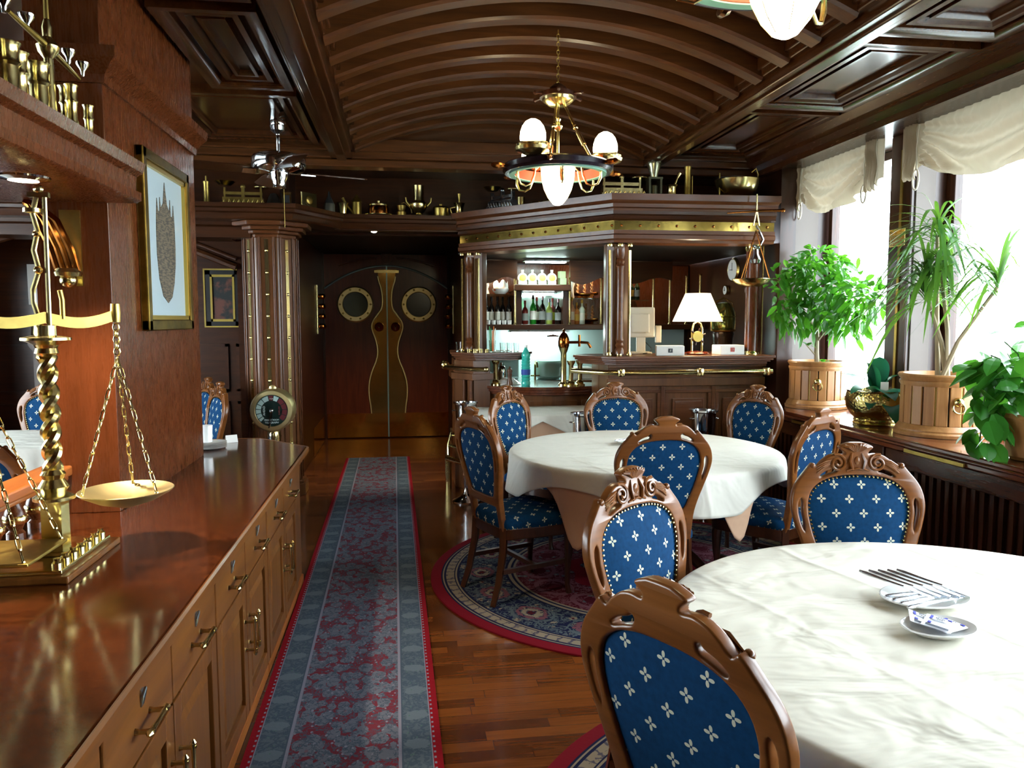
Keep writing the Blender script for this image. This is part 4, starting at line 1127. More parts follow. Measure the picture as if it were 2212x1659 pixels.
def ship(x, y, z, L, rz, label):
    t = thing('model_ship', label, 'model ship', (x,y,z), rz, 'model sailing ships')
    m = MB(); m.grid(lambda u,v: (L*(u-.5), .16*L*math.sin(PI*min(1,u*.9+.08))*(v-.5)*2*(.6), .10*L+ (abs(v-.5)*2)**2*.10*L - .02*L + .06*L*(2*u-1)**2), 12, 8)
    m.box(-.3*L,.3*L,-.03*L,.03*L,0,.09*L)
    obj('hull', m, BRONZE, t, smooth=60, solid=.006)
    m = MB(); s = MB()
    for k, xx in enumerate((-.28,0,.26)):
        h = (.62,.72,.6)[k]*L; m.tube([(xx*L,0,.1*L),(xx*L,0,.1*L+h)], .006*L*2, 6)
        for j in range(4):
            zz = .2*L+h*(.12+.22*j); w = .15*L*(1-.16*j)
            s.grid(lambda u,v: (xx*L+.05*L*math.sin(PI*v), w*(u-.5)*2, zz+.14*L*(v-.5)), 4, 5)
    m.tube([(.45*L,0,.16*L),(.7*L,0,.3*L)], .012*L, 6)
    s.add([(.68*L,0,.28*L),(.3*L,0,.2*L),(.27*L,0,.62*L)], [(0,1,2)])
    obj('mast', m, W_OAK, t); obj('sail', s, plain('sail_%d' % (x*100), '#c99d74', .7), t, smooth=60, solid=.002)
ship(2.03, 8.42, 1.833, .30, PI-.5, 'wooden model sailing ship on upper glass shelf of right bay')
ship(2.06, 8.48, 1.5465, .28, PI-.6, 'wooden model sailing ship on lower shelf of right bay')
ship(2.45, 8.42, 1.813, .26, PI-.9, 'model sailing ship on shelf right of the corner column')
o = obj('decanter', MB().lathe([(0,0),(.032,0),(.034,.01),(.026,.06),(.024,.12),(.036,.15),(.038,.18),(.012,.2),(.014,.22),(.022,.235),(.016,.26),(0,.265)], 10), plain('cut_glass', '#c9c4bb', .1, coat=.5), loc=(1.86,8.36,1.833)); tag(o, 'cut glass decanter on upper shelf of right bay', 'decanter')
for x, col, lab, h, l in ((1.85,'pink','white',.30,'tall pink tinted bottle at left of right bay'),(1.905,'amber','gold',.24,'amber bottle behind in right bay'),(1.965,'clear','white',.27,'clear bottle with pale cap in right bay')):
    bottle('spirit_bottle', x, 8.3, 1.545, h, .034, BG[col], LB['gold'], LB[lab], l, 'bottles in the right bay')
for k in range(2):
    bottle('champagne_bottle', 2.52+.07*k, 8.30, 1.813, .24, .034, BG['champ'], LB['gold'], LB[('gold','grey')[k]], ('green champagne bottle with gold label beside model ship','green champagne bottle with grey label beside brass pole')[k], 'champagne bottles', neck=.34)
for k in range(5):
    o = obj('wine_glass', MB().lathe([(0,0),(.028,0),(.028,.003),(.004,.006),(.004,.05),(.022,.07),(.028,.1),(.025,.13),(.024,.13),(.026,.1),(.02,.072),(0,.055)], 12), GLASS, loc=(2.40+.06*k,8.36,1.545)); tag(o, 'stemmed wine glass below the champagne bottles', 'wine glass', 'wine glasses on the lower shelf')
o = obj('bottle_cooler', MB().lathe([(0,0),(.12,0),(.15,.03),(.16,.16),(.14,.2),(0,.21)], 20), plain('grey_green_plastic', '#6f8a80', .35), loc=(1.62,8.45,.9365)); tag(o, 'grey green lidded tub under the shelf light', 'tub')
o = obj('coffee_machine', MB().box(-.13,.13,-.14,.14,0,.30).box(-.10,.10,-.18,-.13,.20,.28).box(-.12,.12,-.2,-.13,0,.03), plain('machine_green', '#7f9a96', .3), loc=(1.14,8.5,.9365), smooth=0, bev=.02); tag(o, 'grey green coffee machine on the steel back counter', 'coffee machine')
for k, (x, w) in enumerate(((1.98,.22),(2.5,.2))):
    o = obj('storage_box', MB().box(-w/2,w/2,-.1,.1,0,.13), PAPER, loc=(x,8.4,.935), smooth=0, bev=.01); tag(o, ('white storage box right of the lidded tub','white storage box behind the monitor')[k], 'box')
t = thing('sink_tap', 'brass swan neck tap over the bar sink', 'tap', (1.45,8.3,.935))
obj('spout', MB().tube([(0,.06,0),(0,.06,.16),(0,.02,.2),(0,-.06,.19),(0,-.08,.14)], .012, 8), BRASS, t)
obj('tap_handle', MB().tube([(-.05,.06,.04),(.05,.06,.04)], .009, 8), BRASS, t)

# things on the bar counters
t = thing('beer_tap', 'tall polished brass beer tap column on curved serving top', 'beer tap', (1.485,7.0,.985))
obj('column', MB().lathe([(.05,0),(.05,.01),(.03,.03),(.027,.05),(.027,.30),(.04,.33),(.045,.35)], 20), BRASS, t)
obj('tap_head', MB().lathe([(.045,.35),(.052,.37),(.052,.43),(.04,.46),(.03,.48),(.012,.50),(.016,.515),(0,.53)], 20), BRONZE, t)
obj('lever', MB().tube([(-.05,0,.46),(-.10,-.01,.465),(-.16,-.01,.46)], [.006,.011,.008], 8), W_DARK, t)
obj('spout', MB().tube([(.04,0,.40),(.16,0,.40),(.23,0,.395),(.26,0,.35)], .013, 8).tube([(.15,0,.36),(.15,0,.47)], .012, 8), BRONZE, t)
TEAL = plain('teal_plastic', '#3fc3b0', .12, coat=.5)
t = thing('water_bottle', 'ribbed teal plastic water bottle on the serving top', 'bottle', (1.13,7.02,.985))
pr = [(0,0),(.038,0),(.042,.012)]
for k in range(9): pr += [(.042,.03+k*.027),(.037,.043+k*.027)]
pr += [(.042,.275),(.038,.30),(.018,.335),(.014,.345),(.014,.365),(0,.365)]
obj('bottle_body', MB().lathe(pr, 18), TEAL, t); obj('cap', MB().lathe([(.017,.355),(.017,.38),(0,.38)], 12), WHITE, t)
obj('bottle_label', MB().lathe([(.0432,.10),(.0432,.15)], 18), plain('blue_label', '#2a4fae', .5), t)
t = thing('pepper_mill', 'turned wooden pepper mill on the serving top', 'pepper mill', (.985,7.06,.985))
obj('mill_body', MB().lathe([(0,0),(.026,0),(.028,.02),(.02,.05),(.018,.08),(.022,.10),(.02,.115)], 16), W_MID, t)
obj('mill_head', MB().lathe([(.022,.117),(.026,.13),(.022,.15),(.008,.16),(.01,.172),(0,.178)], 16), W_MID, t)
o = obj('crumpled_cloth', MB().grid(lambda u,v: ((u-.5)*.26, (v-.5)*.16, .002+.075*math.sin(PI*u)*math.sin(PI*v)*(.7+.3*math.sin(13*u+5*v)*math.cos(9*v))), 24, 16), WHITE, loc=(.98,7.17,.985), smooth=80, solid=.003); tag(o, 'crumpled white cloth behind the pepper mill on serving top', 'cloth')
o = obj('cocktail_shaker', MB().lathe([(0,0),(.035,0),(.042,.1),(.042,.12),(.03,.16),(.022,.17),(.022,.2),(0,.205)], 18), STEEL, loc=(.94,7.28,.985)); tag(o, 'steel cocktail shaker under the left raised counter', 'cocktail shaker')
t = thing('straw_holder', 'glass of tall green and orange drinking straws on left raised counter', 'straws', (.83,7.12,1.295))
obj('holder', MB().lathe([(0,0),(.03,0),(.033,.11),(.03,.11),(.027,.005),(0,.005)], 14), GLASS, t)
for k, c in enumerate(('#2f8f4f','#2f8f4f','#e07a2a','#e07a2a','#e8e6da')):
    obj('straw', MB().tube([(-.018+.008*k,0,.006),(-.028+.014*k,.01*(k%2),.24-.02*(k%3))], .0045, 6), plain('straw_%d' % k, c, .4), t)
for k in range(3):
    o = obj('tumbler', MB().lathe([(0,0),(.024,0),(.028,.085),(.026,.085),(.022,.006),(0,.006)], 12), GLASS, loc=(.93+.065*k,7.15,1.295)); tag(o, 'small empty glass on left raised counter, %s from the straws' % ('first','second','third')[k], 'glass', 'glasses by the straws')
for k in range(4):
    o = obj('brass_shot_cup', MB().lathe([(0,0),(.018,0),(.02,.03),(.017,.03),(.015,.004),(0,.004)], 12), BRASS, loc=(.60+.055*k,7.05-.012*k,1.295)); tag(o, 'tiny brass cup in row along left counter edge, %s from left' % ('first','second','third','fourth')[k], 'cup', 'tiny brass cups')
o = obj('tumbler', MB().lathe([(0,0),(.03,0),(.034,.09),(.031,.09),(.027,.006),(0,.006)], 12), GLASS, loc=(.53,7.3,1.295)); tag(o, 'lone glass at far left end of the raised bar counter', 'glass')
BEIGE = plain('beige_plastic', '#cfc4ad', .45)
t = thing('cash_monitor', 'beige till monitor seen from the back, right of corner column', 'monitor', (2.06,6.5,1.295), -.18)
m = MB(); m.m = T(0,0,.27) @ RX(-.12); m.box(-.15,.13,-.02,.02,-.125,.14).box(-.08,.08,-.05,-.02,-.09,.08)
obj('screen_back', m, BEIGE, t, smooth=0, bev=.012)
obj('stand', MB().box(-.03,.05,-.02,.02,.02,.2).box(-.10,.10,-.07,.09,0,.02), BEIGE, t, smooth=0, bev=.006)
obj('card_reader', MB().box(.135,.185,-.03,.015,.10,.25), BEIGE, t, smooth=0, bev=.006)
obj('cable', MB().tube([(.02,.02,.14),(.1,-.03,.05),(.08,-.06,.015),(.02,-.08,.006)], .004, 6), BLACK, t)
t = thing('table_lamp', 'lit table lamp with cream shade on the bar counter', 'lamp', (2.52,6.33,1.295))
obj('base', MB().lathe([(0,0),(.10,0),(.105,.012),(.09,.022),(.075,.028),(0,.034)], 32), plain('lamp_base_wood', '#5a1f14', .15, coat=.6), t)
obj('stem', MB().tube([(-.045,0,.03),(-.045,0,.22),(-.03,0,.265),(0,0,.28),(.03,0,.265),(.045,0,.22),(.045,0,.03)], .009, 8).tube([(0,0,.28),(0,0,.36)], .008, 8), BRASS, t)
m = MB(); m.m = T(0,-.012,.155) @ RX(PI/2); m.lathe([(0,.012),(.045,.012),(.048,0),(.045,-.012),(0,-.012)], 24)
wh = obj('ship_wheel', m, BRASSD, t)
for k in range(6):
    a = k*PI/3+.3; obj('spoke', MB().tube([(.045*math.cos(a),-.012,.155+.045*math.sin(a)),(.075*math.cos(a),-.012,.155+.075*math.sin(a))], [.006,.008], 6), W_DARK, wh)
obj('lamp_shade', MB().lathe([(.21,.285),(.105,.525)], 48, cap=False), SHADE, t, solid=.003)
def cardbox(x, y, rz, mark, label):
    t = thing('white_box', label, 'box', (x,y,1.295), rz, 'white boxes beside the lamp')
    obj('box_body', MB().box(-.115,.115,-.075,.075,0,.082), PAPER, t, smooth=0, bev=.004)
    m = MB().box(-.018,.018,-.078,-.075,.025,.06)
    k = obj('emblem', m, mark, t, smooth=0)
    obj('emblem_mark', MB().tube([(-.006,-.079,.036),(.006,-.079,.04),(-.004,-.079,.046),(.006,-.079,.052)], .0022, 5), PAPER, k)
    obj('side_mark', MB().box(.115,.118,-.012,.012,.02,.06), REDP, t, smooth=0)
cardbox(2.235,6.22,-.25, plain('dark_mark', '#3a3f45', .6), 'white box with dark emblem left of the table lamp')
cardbox(2.80,6.32,.12, plain('red_mark', '#a5322c', .6), 'white box with red emblem right of the table lamp')
t = thing('ship_lantern', 'large brass ship lantern with green tinted dome at bar end', 'lantern', (2.95,6.78,1.295))
obj('lantern_base', MB().lathe([(0,0),(.10,0),(.105,.02),(.085,.04),(.09,.12),(.10,.17),(.09,.2)], 24), plain('dark_bronze', '#33241a', .25, .6), t)
obj('dome', MB().lathe([(.09,.2),(.105,.24),(.11,.33),(.095,.4),(.06,.45),(.0,.47)], 24), plain('greenish_brass', '#8f9a5a', .1, .9), t)
obj('guard', MB().tube([(-.115,0,.2),(-.12,0,.34),(-.08,0,.46),(0,0,.50),(.08,0,.46),(.12,0,.34),(.115,0,.2)], .008, 8).ring([(.108,.19),(.118,.2),(.108,.21)], 24).ring([(.11,.32),(.118,.325),(.11,.33)], 24), BRASS, t)
for k, (y, z, r, l) in enumerate(((7.45,2.10,.12,'large round brass rimmed clock on bar side wall'),(7.62,1.90,.05,'small brass gauge below the large clock'),(7.1,1.88,.048,'small brass gauge nearest the round column'))):
    t = thing('wall_clock', l, 'clock', (3.355,y,z), 0, 'dials on bar side wall')
    m = MB(); m.m = RY(-PI/2); m.lathe([(0,0),(r,0),(r*1.05,.012),(r*.95,.03),(r*.86,.024)], 32); obj('case', m, BRASS, t)
    m = MB(); m.m = T(-.028,0,0) @ RY(-PI/2); m.lathe([(r*.88,0),(r*.88,.003),(0,.003)], 32); obj('dial', m, PAPER, t)
    obj('hand', MB().box(-.034,-.031,-.003,.003,-.01,r*.6).box(-.034,-.031,-.01,r*.45,-.003,.003), BLACK, t, smooth=0)

# hanging balance in front of the canopy end
t = thing('hanging_scale', 'antique hanging scale with single brass pan before the bar canopy end', 'scale', (2.83,5.90,2.60))
obj('beam', MB().tube([(-.25,0,-.155),(0,0,-.135),(.06,0,-.13),(.22,0,-.125)], [.005,.009,.009,.013], 8).sphere((.225,0,-.125), .018, 8, 6), BRONZE, t)
obj('fork', MB().tube([(0,.0,.0),(0,0,-.12),(-.025,0,-.25)], .007, 6).tube([(0,0,-.12),(.025,0,-.25)], .007, 6), BRASS, t)
obj('hook', MB().tube([(0,0,-.25),(.03,0,-.30),(.06,0,-.36),(.03,0,-.42),(-.03,0,-.41)], .010, 8), STEEL, t)
obj('weight', MB().lathe([(0,-.56),(.035,-.55),(.045,-.52),(.025,-.48),(.02,-.44),(.03,-.43),(0,-.42)], 16), STEEL, t)
m = MB()
for a in (90, 210, 330):
    p = (-.03+.14*math.cos(rad(a)), .14*math.sin(rad(a)), -.68)
    m.tube([(0.0,0,-.29), tuple((q0+q1)/2 for q0,q1 in zip((0,0,-.29),p)), p], .005, 6)
obj('chain', m, BRONZE, t)
obj('pan', MB().lathe([(0,-.735),(.07,-.73),(.125,-.70),(.15,-.675),(.153,-.68),(.13,-.705),(.07,-.738),(0,-.742)], 32, (-.03,0,0)), BRASS, t)
# ------------------------------------------------------------------ brass ware on the high shelves
def ware(name, label, cat, x, y, z, prof, mat=None, n=20, extra=(), rz=0, group=None):
    parts = [('vessel', MB().lathe(prof, n), mat or BRASSD)] + list(extra)
    if len(parts) == 1:
        o = obj(name, parts[0][1], parts[0][2], loc=(x,y,z)); return tag(o, label, cat, group)
    return quick(name, label, cat, (x,y,z), parts, rz, group)
def counter_scale(x, y, z, w, rz, mat, label):
    t = thing('counter_scale', label, 'scale', (x,y,z), rz, 'counter scales on the high shelf')
    m = MB().box(-w*.5,w*.5,-.06,.06,.0,.03).box(-w*.46,w*.46,-.045,.045,.03,.075)
    for k in range(9): m.tube([(-w*.44+w*.11*k,-.055,.015),(-w*.40+w*.11*k,-.062,.05),(-w*.36+w*.11*k,-.055,.015)], .006, 5)
    obj('base', m, mat, t, smooth=40)
    obj('beam', MB().box(-w*.45,w*.45,-.012,.012,.10,.125).box(-.012,.012,-.02,.02,.06,.17).sphere((0,0,.17), .022, 8, 6).box(-w*.44,-w*.40,-.02,.02,.07,.16).box(w*.40,w*.44,-.02,.02,.07,.16), mat, t, smooth=40)
    obj('pan', MB().lathe([(0,.16),(.05,.163),(.085,.19),(.088,.19),(.05,.158),(0,.155)], 24, (-w*.42,0,.02)), BRASS, t)
    obj('weight_plate', MB().lathe([(0,.16),(.065,.16),(.065,.168),(0,.168)], 20, (w*.42,0,.0)), BRASS, t)
ZS = 2.58
ware('brass_cylinder', 'tall slim brass cylinder at far left of the high shelf', 'cylinder', -1.66, 7.0, ZS, [(0,0),(.028,0),(.028,.02),(.024,.03),(.024,.18),(.028,.19),(.028,.205),(.008,.21),(.008,.25),(.0,.255)])
counter_scale(-1.36, 7.02, ZS, .36, 0, BRASSD, 'ornate brass counter scale on high shelf left of the fan')
t = thing('ship_bell', 'dark ship bell with brass ends on shelf under the fan', 'bell', (-1.10,7.0,ZS))
obj('bell_body', MB().lathe([(.07,0),(.06,.03),(.045,.08),(.03,.11),(0,.12)], 20), BLACK, t)
t = thing('shelf_clock', 'small square brass carriage clock on the high shelf', 'clock', (-.985,6.98,ZS))
obj('case', MB().box(-.04,.04,-.035,.035,0,.012).box(-.035,.035,-.03,.03,.012,.11).box(-.04,.04,-.035,.035,.11,.122), BRASS, t, smooth=0)
obj('dial', MB().box(-.025,.025,-.033,-.03,.03,.095), DARKG, t, smooth=0)
t = thing('brass_plaque', 'rectangular embossed brass plaque leaning at shelf corner', 'plaque', (-.82,7.14,ZS+.001), rad(50))
obj('plate', MB().box(-.09,.09,-.008,.008,0,.15), BRASS, t, smooth=0, bev=.004)
obj('relief', MB().sphere((0,-.01,.08), .04, 12, 8, 1, .3, 1), BRASSD, t)
t = thing('oil_can', 'grey oil can with dark conical top beside the plaque', 'oil can', (-.66,7.36,ZS))
obj('can', MB().lathe([(0,0),(.05,0),(.05,.08),(.045,.09)], 18), plain('grey_tin', '#6f6f62', .4, .6), t); obj('cone', MB().lathe([(.045,.09),(.012,.16),(.008,.2),(0,.2)], 16), DARKG, t)
t = thing('brass_mortar', 'brass mortar with leaning pestle left of the tall shaker', 'mortar', (-.55,7.52,ZS), 0, 'brass mortars on the high shelf')
obj('bowl', MB().lathe([(0,0),(.05,0),(.05,.012),(.04,.02),(.045,.09),(.06,.12),(.055,.12),(.04,.09),(.03,.03),(0,.03)], 18), BRASS, t)
obj('pestle', MB().tube([(.11,-.01,.008),(.04,0,.10),(.0,.0,.17)], [.014,.009,.014], 8), BRASSD, t)
ware('brass_shaker', 'brass shaker with domed lid on shelf over the doors', 'shaker', -.42, 7.54, ZS, [(0,0),(.045,0),(.045,.13),(.05,.135),(.04,.16),(.02,.18),(.012,.2),(0,.2)])
t = thing('covered_dish', 'round brass covered dish on plate over the doors', 'dish', (-.215,7.54,ZS))
obj('plate', MB().lathe([(0,.008),(.11,.008),(.135,.02),(.135,.015),(.11,0),(0,0)], 32), BRASS, t)
obj('dish_body', MB().lathe([(.095,.01),(.10,.06),(.09,.10)], 28), BRONZE, t); obj('dish_lid', MB().lathe([(.095,.10),(.095,.115),(.05,.13),(.012,.135),(.015,.15),(0,.155)], 28), BRASS, t)
t = thing('coffee_grinder', 'small brass coffee grinder with curled crank over the doors', 'coffee grinder', (.0,7.54,ZS))
obj('grinder_body', MB().lathe([(0,0),(.045,0),(.045,.05),(.03,.06),(.04,.09),(.045,.11),(.0,.13)], 16), BRASSD, t)
obj('crank', MB().tube([(0,0,.13),(.03,0,.14),(.09,0,.09),(.1,0,.04)], .006, 6), BRASS, t)
t = thing('brass_samovar', 'tall two handled brass samovar over the right door', 'samovar', (.165,7.54,ZS))
obj('urn', MB().lathe([(0,0),(.05,0),(.045,.02),(.03,.03),(.06,.06),(.085,.10),(.085,.13),(.055,.16),(.05,.2),(.055,.27),(.058,.3),(.05,.3),(0,.3)], 28), BRASS, t)
for s in (-1,1): obj('handle', MB().tube([(s*.08,0,.11),(s*.115,0,.15),(s*.12,0,.19)], .008, 8), BRASSD, t)
ware('brass_pot', 'low brass cooking pot with lid right of the samovar', 'pot', .38, 7.54, ZS, [(0,0),(.07,0),(.075,.01),(.075,.09),(.08,.095),(.07,.105),(.02,.115),(.02,.13),(0,.132)])
t = thing('brass_mortar', 'brass mortar with upright pestle and handle at the shelf bend', 'mortar', (.56,7.56,ZS+.017), 0, 'brass mortars on the high shelf')
obj('bowl', MB().lathe([(0,0),(.045,0),(.04,.02),(.042,.10),(.058,.13),(.052,.13),(.035,.1),(.03,.03),(0,.03)], 18), BRASS, t)
obj('pestle', MB().tube([(0,0,.034),(0,0,.16),(0,0,.22)], [.014,.008,.02], 8), BRASSD, t)
obj('handle', MB().tube([(-.045,0,.09),(-.09,0,.08),(-.075,0,.03)], .008, 6), BRASS, t)
ZC = 2.606
counter_scale(.92, 7.06, ZC, .30, rad(-49), STEEL, 'silver grey counter scale on canopy left of the hanging lamp')
ware('brass_mug', 'small brass mug on canopy edge', 'mug', 1.06, 6.86, ZC, [(0,0),(.035,0),(.035,.08),(.03,.08),(.028,.01),(0,.01)], BRASS)
t = thing('brass_ladle', 'long brass ladle lying on the canopy edge', 'ladle', (1.2,6.75,ZC), rad(-49))
obj('handle', MB().tube([(0,0,.02),(.12,0,.03),(.24,0,.06),(.30,0,.09)], [.007,.008,.007,.006], 8), BRASS, t); obj('bowl', MB().lathe([(0,0),(.03,.005),(.045,.03),(.042,.03),(.028,.01),(0,.006)], 16, (-.03,0,0)), BRASS, t)
counter_scale(1.80, 6.22, ZC-.009, .36, 0, BRASS, 'large polished brass counter scale above the bar corner')
t = thing('brass_still', 'miniature brass still with pointed top and square stand on canopy', 'still', (2.07,6.2,ZC-.009))
obj('stand', MB().box(-.06,.06,-.05,.05,0,.012).box(-.055,-.04,-.045,.045,.012,.15).box(.04,.055,-.045,.045,.012,.15).box(-.06,.06,-.05,.05,.15,.165).lathe([(0,.012),(.035,.012),(.035,.1),(0,.1)], 14), plain('dark_tin', '#5a5a45', .3, .8), t, smooth=40)
obj('boiler', MB().lathe([(.03,.165),(.035,.2),(.06,.27),(.06,.29),(.03,.30),(.022,.34),(.006,.40),(0,.40)], 20), plain('pewter', '#8d8f78', .2, .9), t)
t = thing('brass_mortar', 'brass mortar with slanted pestle right of the still', 'mortar', (2.22,6.2,ZC-.009), 0, 'brass mortars on the high shelf')
obj('bowl', MB().lathe([(0,0),(.045,0),(.04,.02),(.04,.09),(.052,.11),(.046,.11),(.035,.08),(.03,.03),(0,.03)], 18), BRASS, t)
obj('pestle', MB().tube([(.0,0,.045),(.05,0,.17),(.07,0,.21)], [.012,.008,.016], 8), BRASS, t)
ware('brass_cylinder', 'tall slim brass cylinder near the large bowl on canopy', 'cylinder', 2.36, 6.2, ZC-.009, [(0,0),(.03,0),(.03,.02),(.026,.03),(.026,.24),(.03,.25),(.03,.265),(0,.27)], group=None)
t = thing('letter_scale', 'low brass tray scale between two thin posts on canopy', 'scale', (2.52,6.2,ZC-.009))
obj('tray', MB().box(-.13,.13,-.05,.05,0,.018), BRASS, t, smooth=0, bev=.004); obj('post', MB().tube([(-.12,0,.018),(-.12,0,.19)], .006, 6).tube([(.12,0,.018),(.12,0,.22)], .006, 6), BRASSD, t)
t = thing('brass_bowl', 'large brass preserving bowl with wire handle at canopy right', 'bowl', (2.80,6.22,ZC-.009))
obj('bowl_body', MB().lathe([(0,0),(.07,.002),(.13,.05),(.165,.11),(.178,.165),(.183,.17),(.185,.165),(.170,.108),(.135,.045),(.075,-.0),(0,-.0)], 40), BRASS, t)
obj('wire_handle', MB().tube([(.178,0,.165),(.19,0,.22),(.17,.0,.27),(.14,.02,.24)], .005, 6), BRASSD, t)

# ------------------------------------------------------------------ chandeliers
def chandelier():
    t = thing('chandelier', 'x', 'chandelier')
    # local z=0 at ring plane
    ring = obj('wheel_ring', MB().ring([(.235,-.02),(.262,-.03),(.29,-.03),(.303,-.015),(.303,.01),(.29,.02),(.262,.028),(.24,.022)], 64), plain('wheel_dark_wood', '#1d1420', .25, coat=.5), t)
    obj('inner_band', MB().ring([(.23,-.032),(.238,-.032),(.238,.02),(.23,.02)], 64), REDP, ring)
    obj('green_edge', MB().ring([(.236,-.036),(.266,-.036),(.266,-.03),(.236,-.03)], 64), GREENP, ring)
    for k in range(6):
        a = rad(12+60*k); c, s = math.cos(a), math.sin(a)
        obj('wheel_handle', MB().tube([(.30*c,.30*s,-.005),(.325*c,.325*s,-.005),(.345*c,.345*s,-.005),(.375*c,.375*s,-.005),(.385*c,.385*s,-.005)], [.008,.014,.018,.013,.006], 8), BRONZE, ring)
    obj('stem', MB().tube([(0,0,-.02),(0,0,.36)], .009, 10).lathe([(.009,.20),(.022,.21),(.028,.225),(.02,.24),(.012,.25),(.018,.262),(.009,.27)], 12).lathe([(.012,0),(.018,.01),(.012,.02)], 10), BRASS, t)
    for a in (-63, -110, 90):
        c, s = math.cos(rad(a)), math.sin(rad(a))
        obj('support_rod', MB().tube([(.045*c,.045*s,.345),(.17*c,.17*s,.16),(.265*c,.265*s,.025)], .0075, 8).sphere((.15*c,.15*s,.19), .014, 8, 6).tube([(.17*c,.17*s,.16),(.22*c,.22*s,.088)], .012, 8), BRASS, t)
    ro = obj('rosette', MB().lathe([(.0,.33),(.05,.335),(.085,.36),(.088,.375),(.075,.385),(.0,.39)], 28), BRASS, t)
    obj('canopy_wheel', MB().ring([(.085,.375),(.10,.375),(.10,.40),(.085,.40)], 32).lathe([(.09,.39),(.05,.40),(.045,.43),(.02,.45),(0,.45)], 24), W_DARK, ro)
    for k in range(6):
        a = rad(20+60*k); c, s = math.cos(a), math.sin(a)
        obj('canopy_spoke', MB().tube([(.09*c,.09*s,.39),(.12*c,.12*s,.388),(.145*c,.145*s,.386),(.155*c,.155*s,.386)], [.008,.006,.012,.004], 6), W_DARK, ro)
    m = MB()
    for k in range(14):
        z = .45+.021*k
        q = [(.008*math.cos(a*PI/4),0,z+.0125*math.sin(a*PI/4)) for a in range(8)]
        if k % 2: q = [(0,x,zz) for x,_,zz in q]
        m.tube(q, .0022, 5, closed=True)
    obj('chain', m, BRASSD, t)
    # central bowl pointing down
    obj('bowl_collar', MB().ring([(.085,.012),(.115,.016),(.12,.03),(.10,.045),(.085,.04)], 40).lathe([(.0,.05),(.09,.045),(.09,.03)], 24), BRASS, t)
    gl = obj('glass_bowl', MB().lathe([(.093,.025),(.094,-.01),(.090,-.06),(.076,-.115),(.054,-.16),(.028,-.192),(.012,-.2),(0,-.2)], 36), GLOBE, t)
    m = MB()
    for k in range(6):
        a = k*PI/3; c, s = math.cos(a), math.sin(a)
        m.tube([(r*c*1.01,r*s*1.01,z) for r, z in ((.094,.0),(.0905,-.06),(.0765,-.115),(.0545,-.16),(.0285,-.192))], .0013, 4)
    obj('leading', m, BRASSD, gl)
    for a in (-130, 2, 110):
        c, s = math.cos(rad(a))*.27, math.sin(rad(a))*.27
        h = obj('lamp_cup', MB().lathe([(.0,.02),(.03,.02),(.05,.03),(.07,.04),(.09,.045),(.096,.06),(.085,.066),(.09,.075),(.08,.085),(.068,.09),(0,.09)], 32, (c,s,.0)), BRASS, t)
        obj('glass_globe', MB().lathe([(.064,.088),(.068,.11),(.066,.14),(.056,.17),(.038,.194),(.016,.206),(0,.208)], 28, (c,s,0)), GLOBE, h)
    for a in (-95, -35, 25, 145, 200):
        c, s = math.cos(rad(a)), math.sin(rad(a))
        obj('scroll_arm', MB().tube([(r*c,r*s,z) for r, z in ((.115,.02),(.14,.0),(.15,-.05),(.17,-.095),(.20,-.11),(.235,-.10),(.25,-.07),(.252,-.03))], [.004,.006,.007,.006,.005,.006,.008,.006], 8), BRASS, t)
    return t
c1 = chandelier(); c1.location = (.853, 4.2, 2.425); tag(c1, 'ship wheel chandelier with lit opal globes hanging over the middle table', 'chandelier', 'ship wheel chandeliers')
dup(c1, (.853, 1.66, 2.425), .3, 'ship wheel chandelier cut by the top edge of the photo', 'ship wheel chandeliers')

# ------------------------------------------------------------------ ceiling fan
t = thing('ceiling_fan', 'polished steel ceiling fan left of the vaulted ceiling', 'ceiling fan', (-.825,5.5,3.03))
obj('canopy', MB().lathe([(.045,0),(.052,-.06),(.055,-.10),(.05,-.115),(.055,-.12),(.05,-.15),(.02,-.175),(0,-.175)], 28), STEEL, t)
obj('down_rod', MB().tube([(0,0,-.17),(0,0,-.30)], .013, 10), STEEL, t)
mo = obj('motor', MB().lathe([(0,-.285),(.04,-.29),(.10,-.30),(.17,-.32),(.18,-.34),(.18,-.39),(.17,-.41),(.10,-.425),(.06,-.43),(0,-.43)], 40), STEEL, t)
obj('switch_cup', MB().lathe([(.06,-.43),(.055,-.47),(.045,-.49),(.045,-.53),(.0,-.54)], 24), STEEL, t)
for k in range(4):
    m = MB(); m.m = RZ(rad(20+90*k)) @ RX(rad(10)); b = MB(); b.m = RZ(rad(20+90*k)) @ T(0,0,-.43) @ RX(rad(12))
    m = MB(); m.m = b.m; m.prism([(.07,-.02),(.14,-.045),(.24,-.04),(.24,.04),(.14,.045),(.07,.02)], -.004, .004)
    ir = obj('blade_iron', m, STEEL, t, smooth=0)
    b.prism([(.20,-.05),(.30,-.062),(.58,-.066),(.61,-.04),(.61,.04),(.58,.066),(.30,.062),(.20,.05)], .005, .012)
    obj('blade', b, W_DARKX, t, smooth=0)
obj('pull_chain', MB().tube([(.03,0,-.54),(.03,0,-.80)], .0016, 5), BRASSD, t)

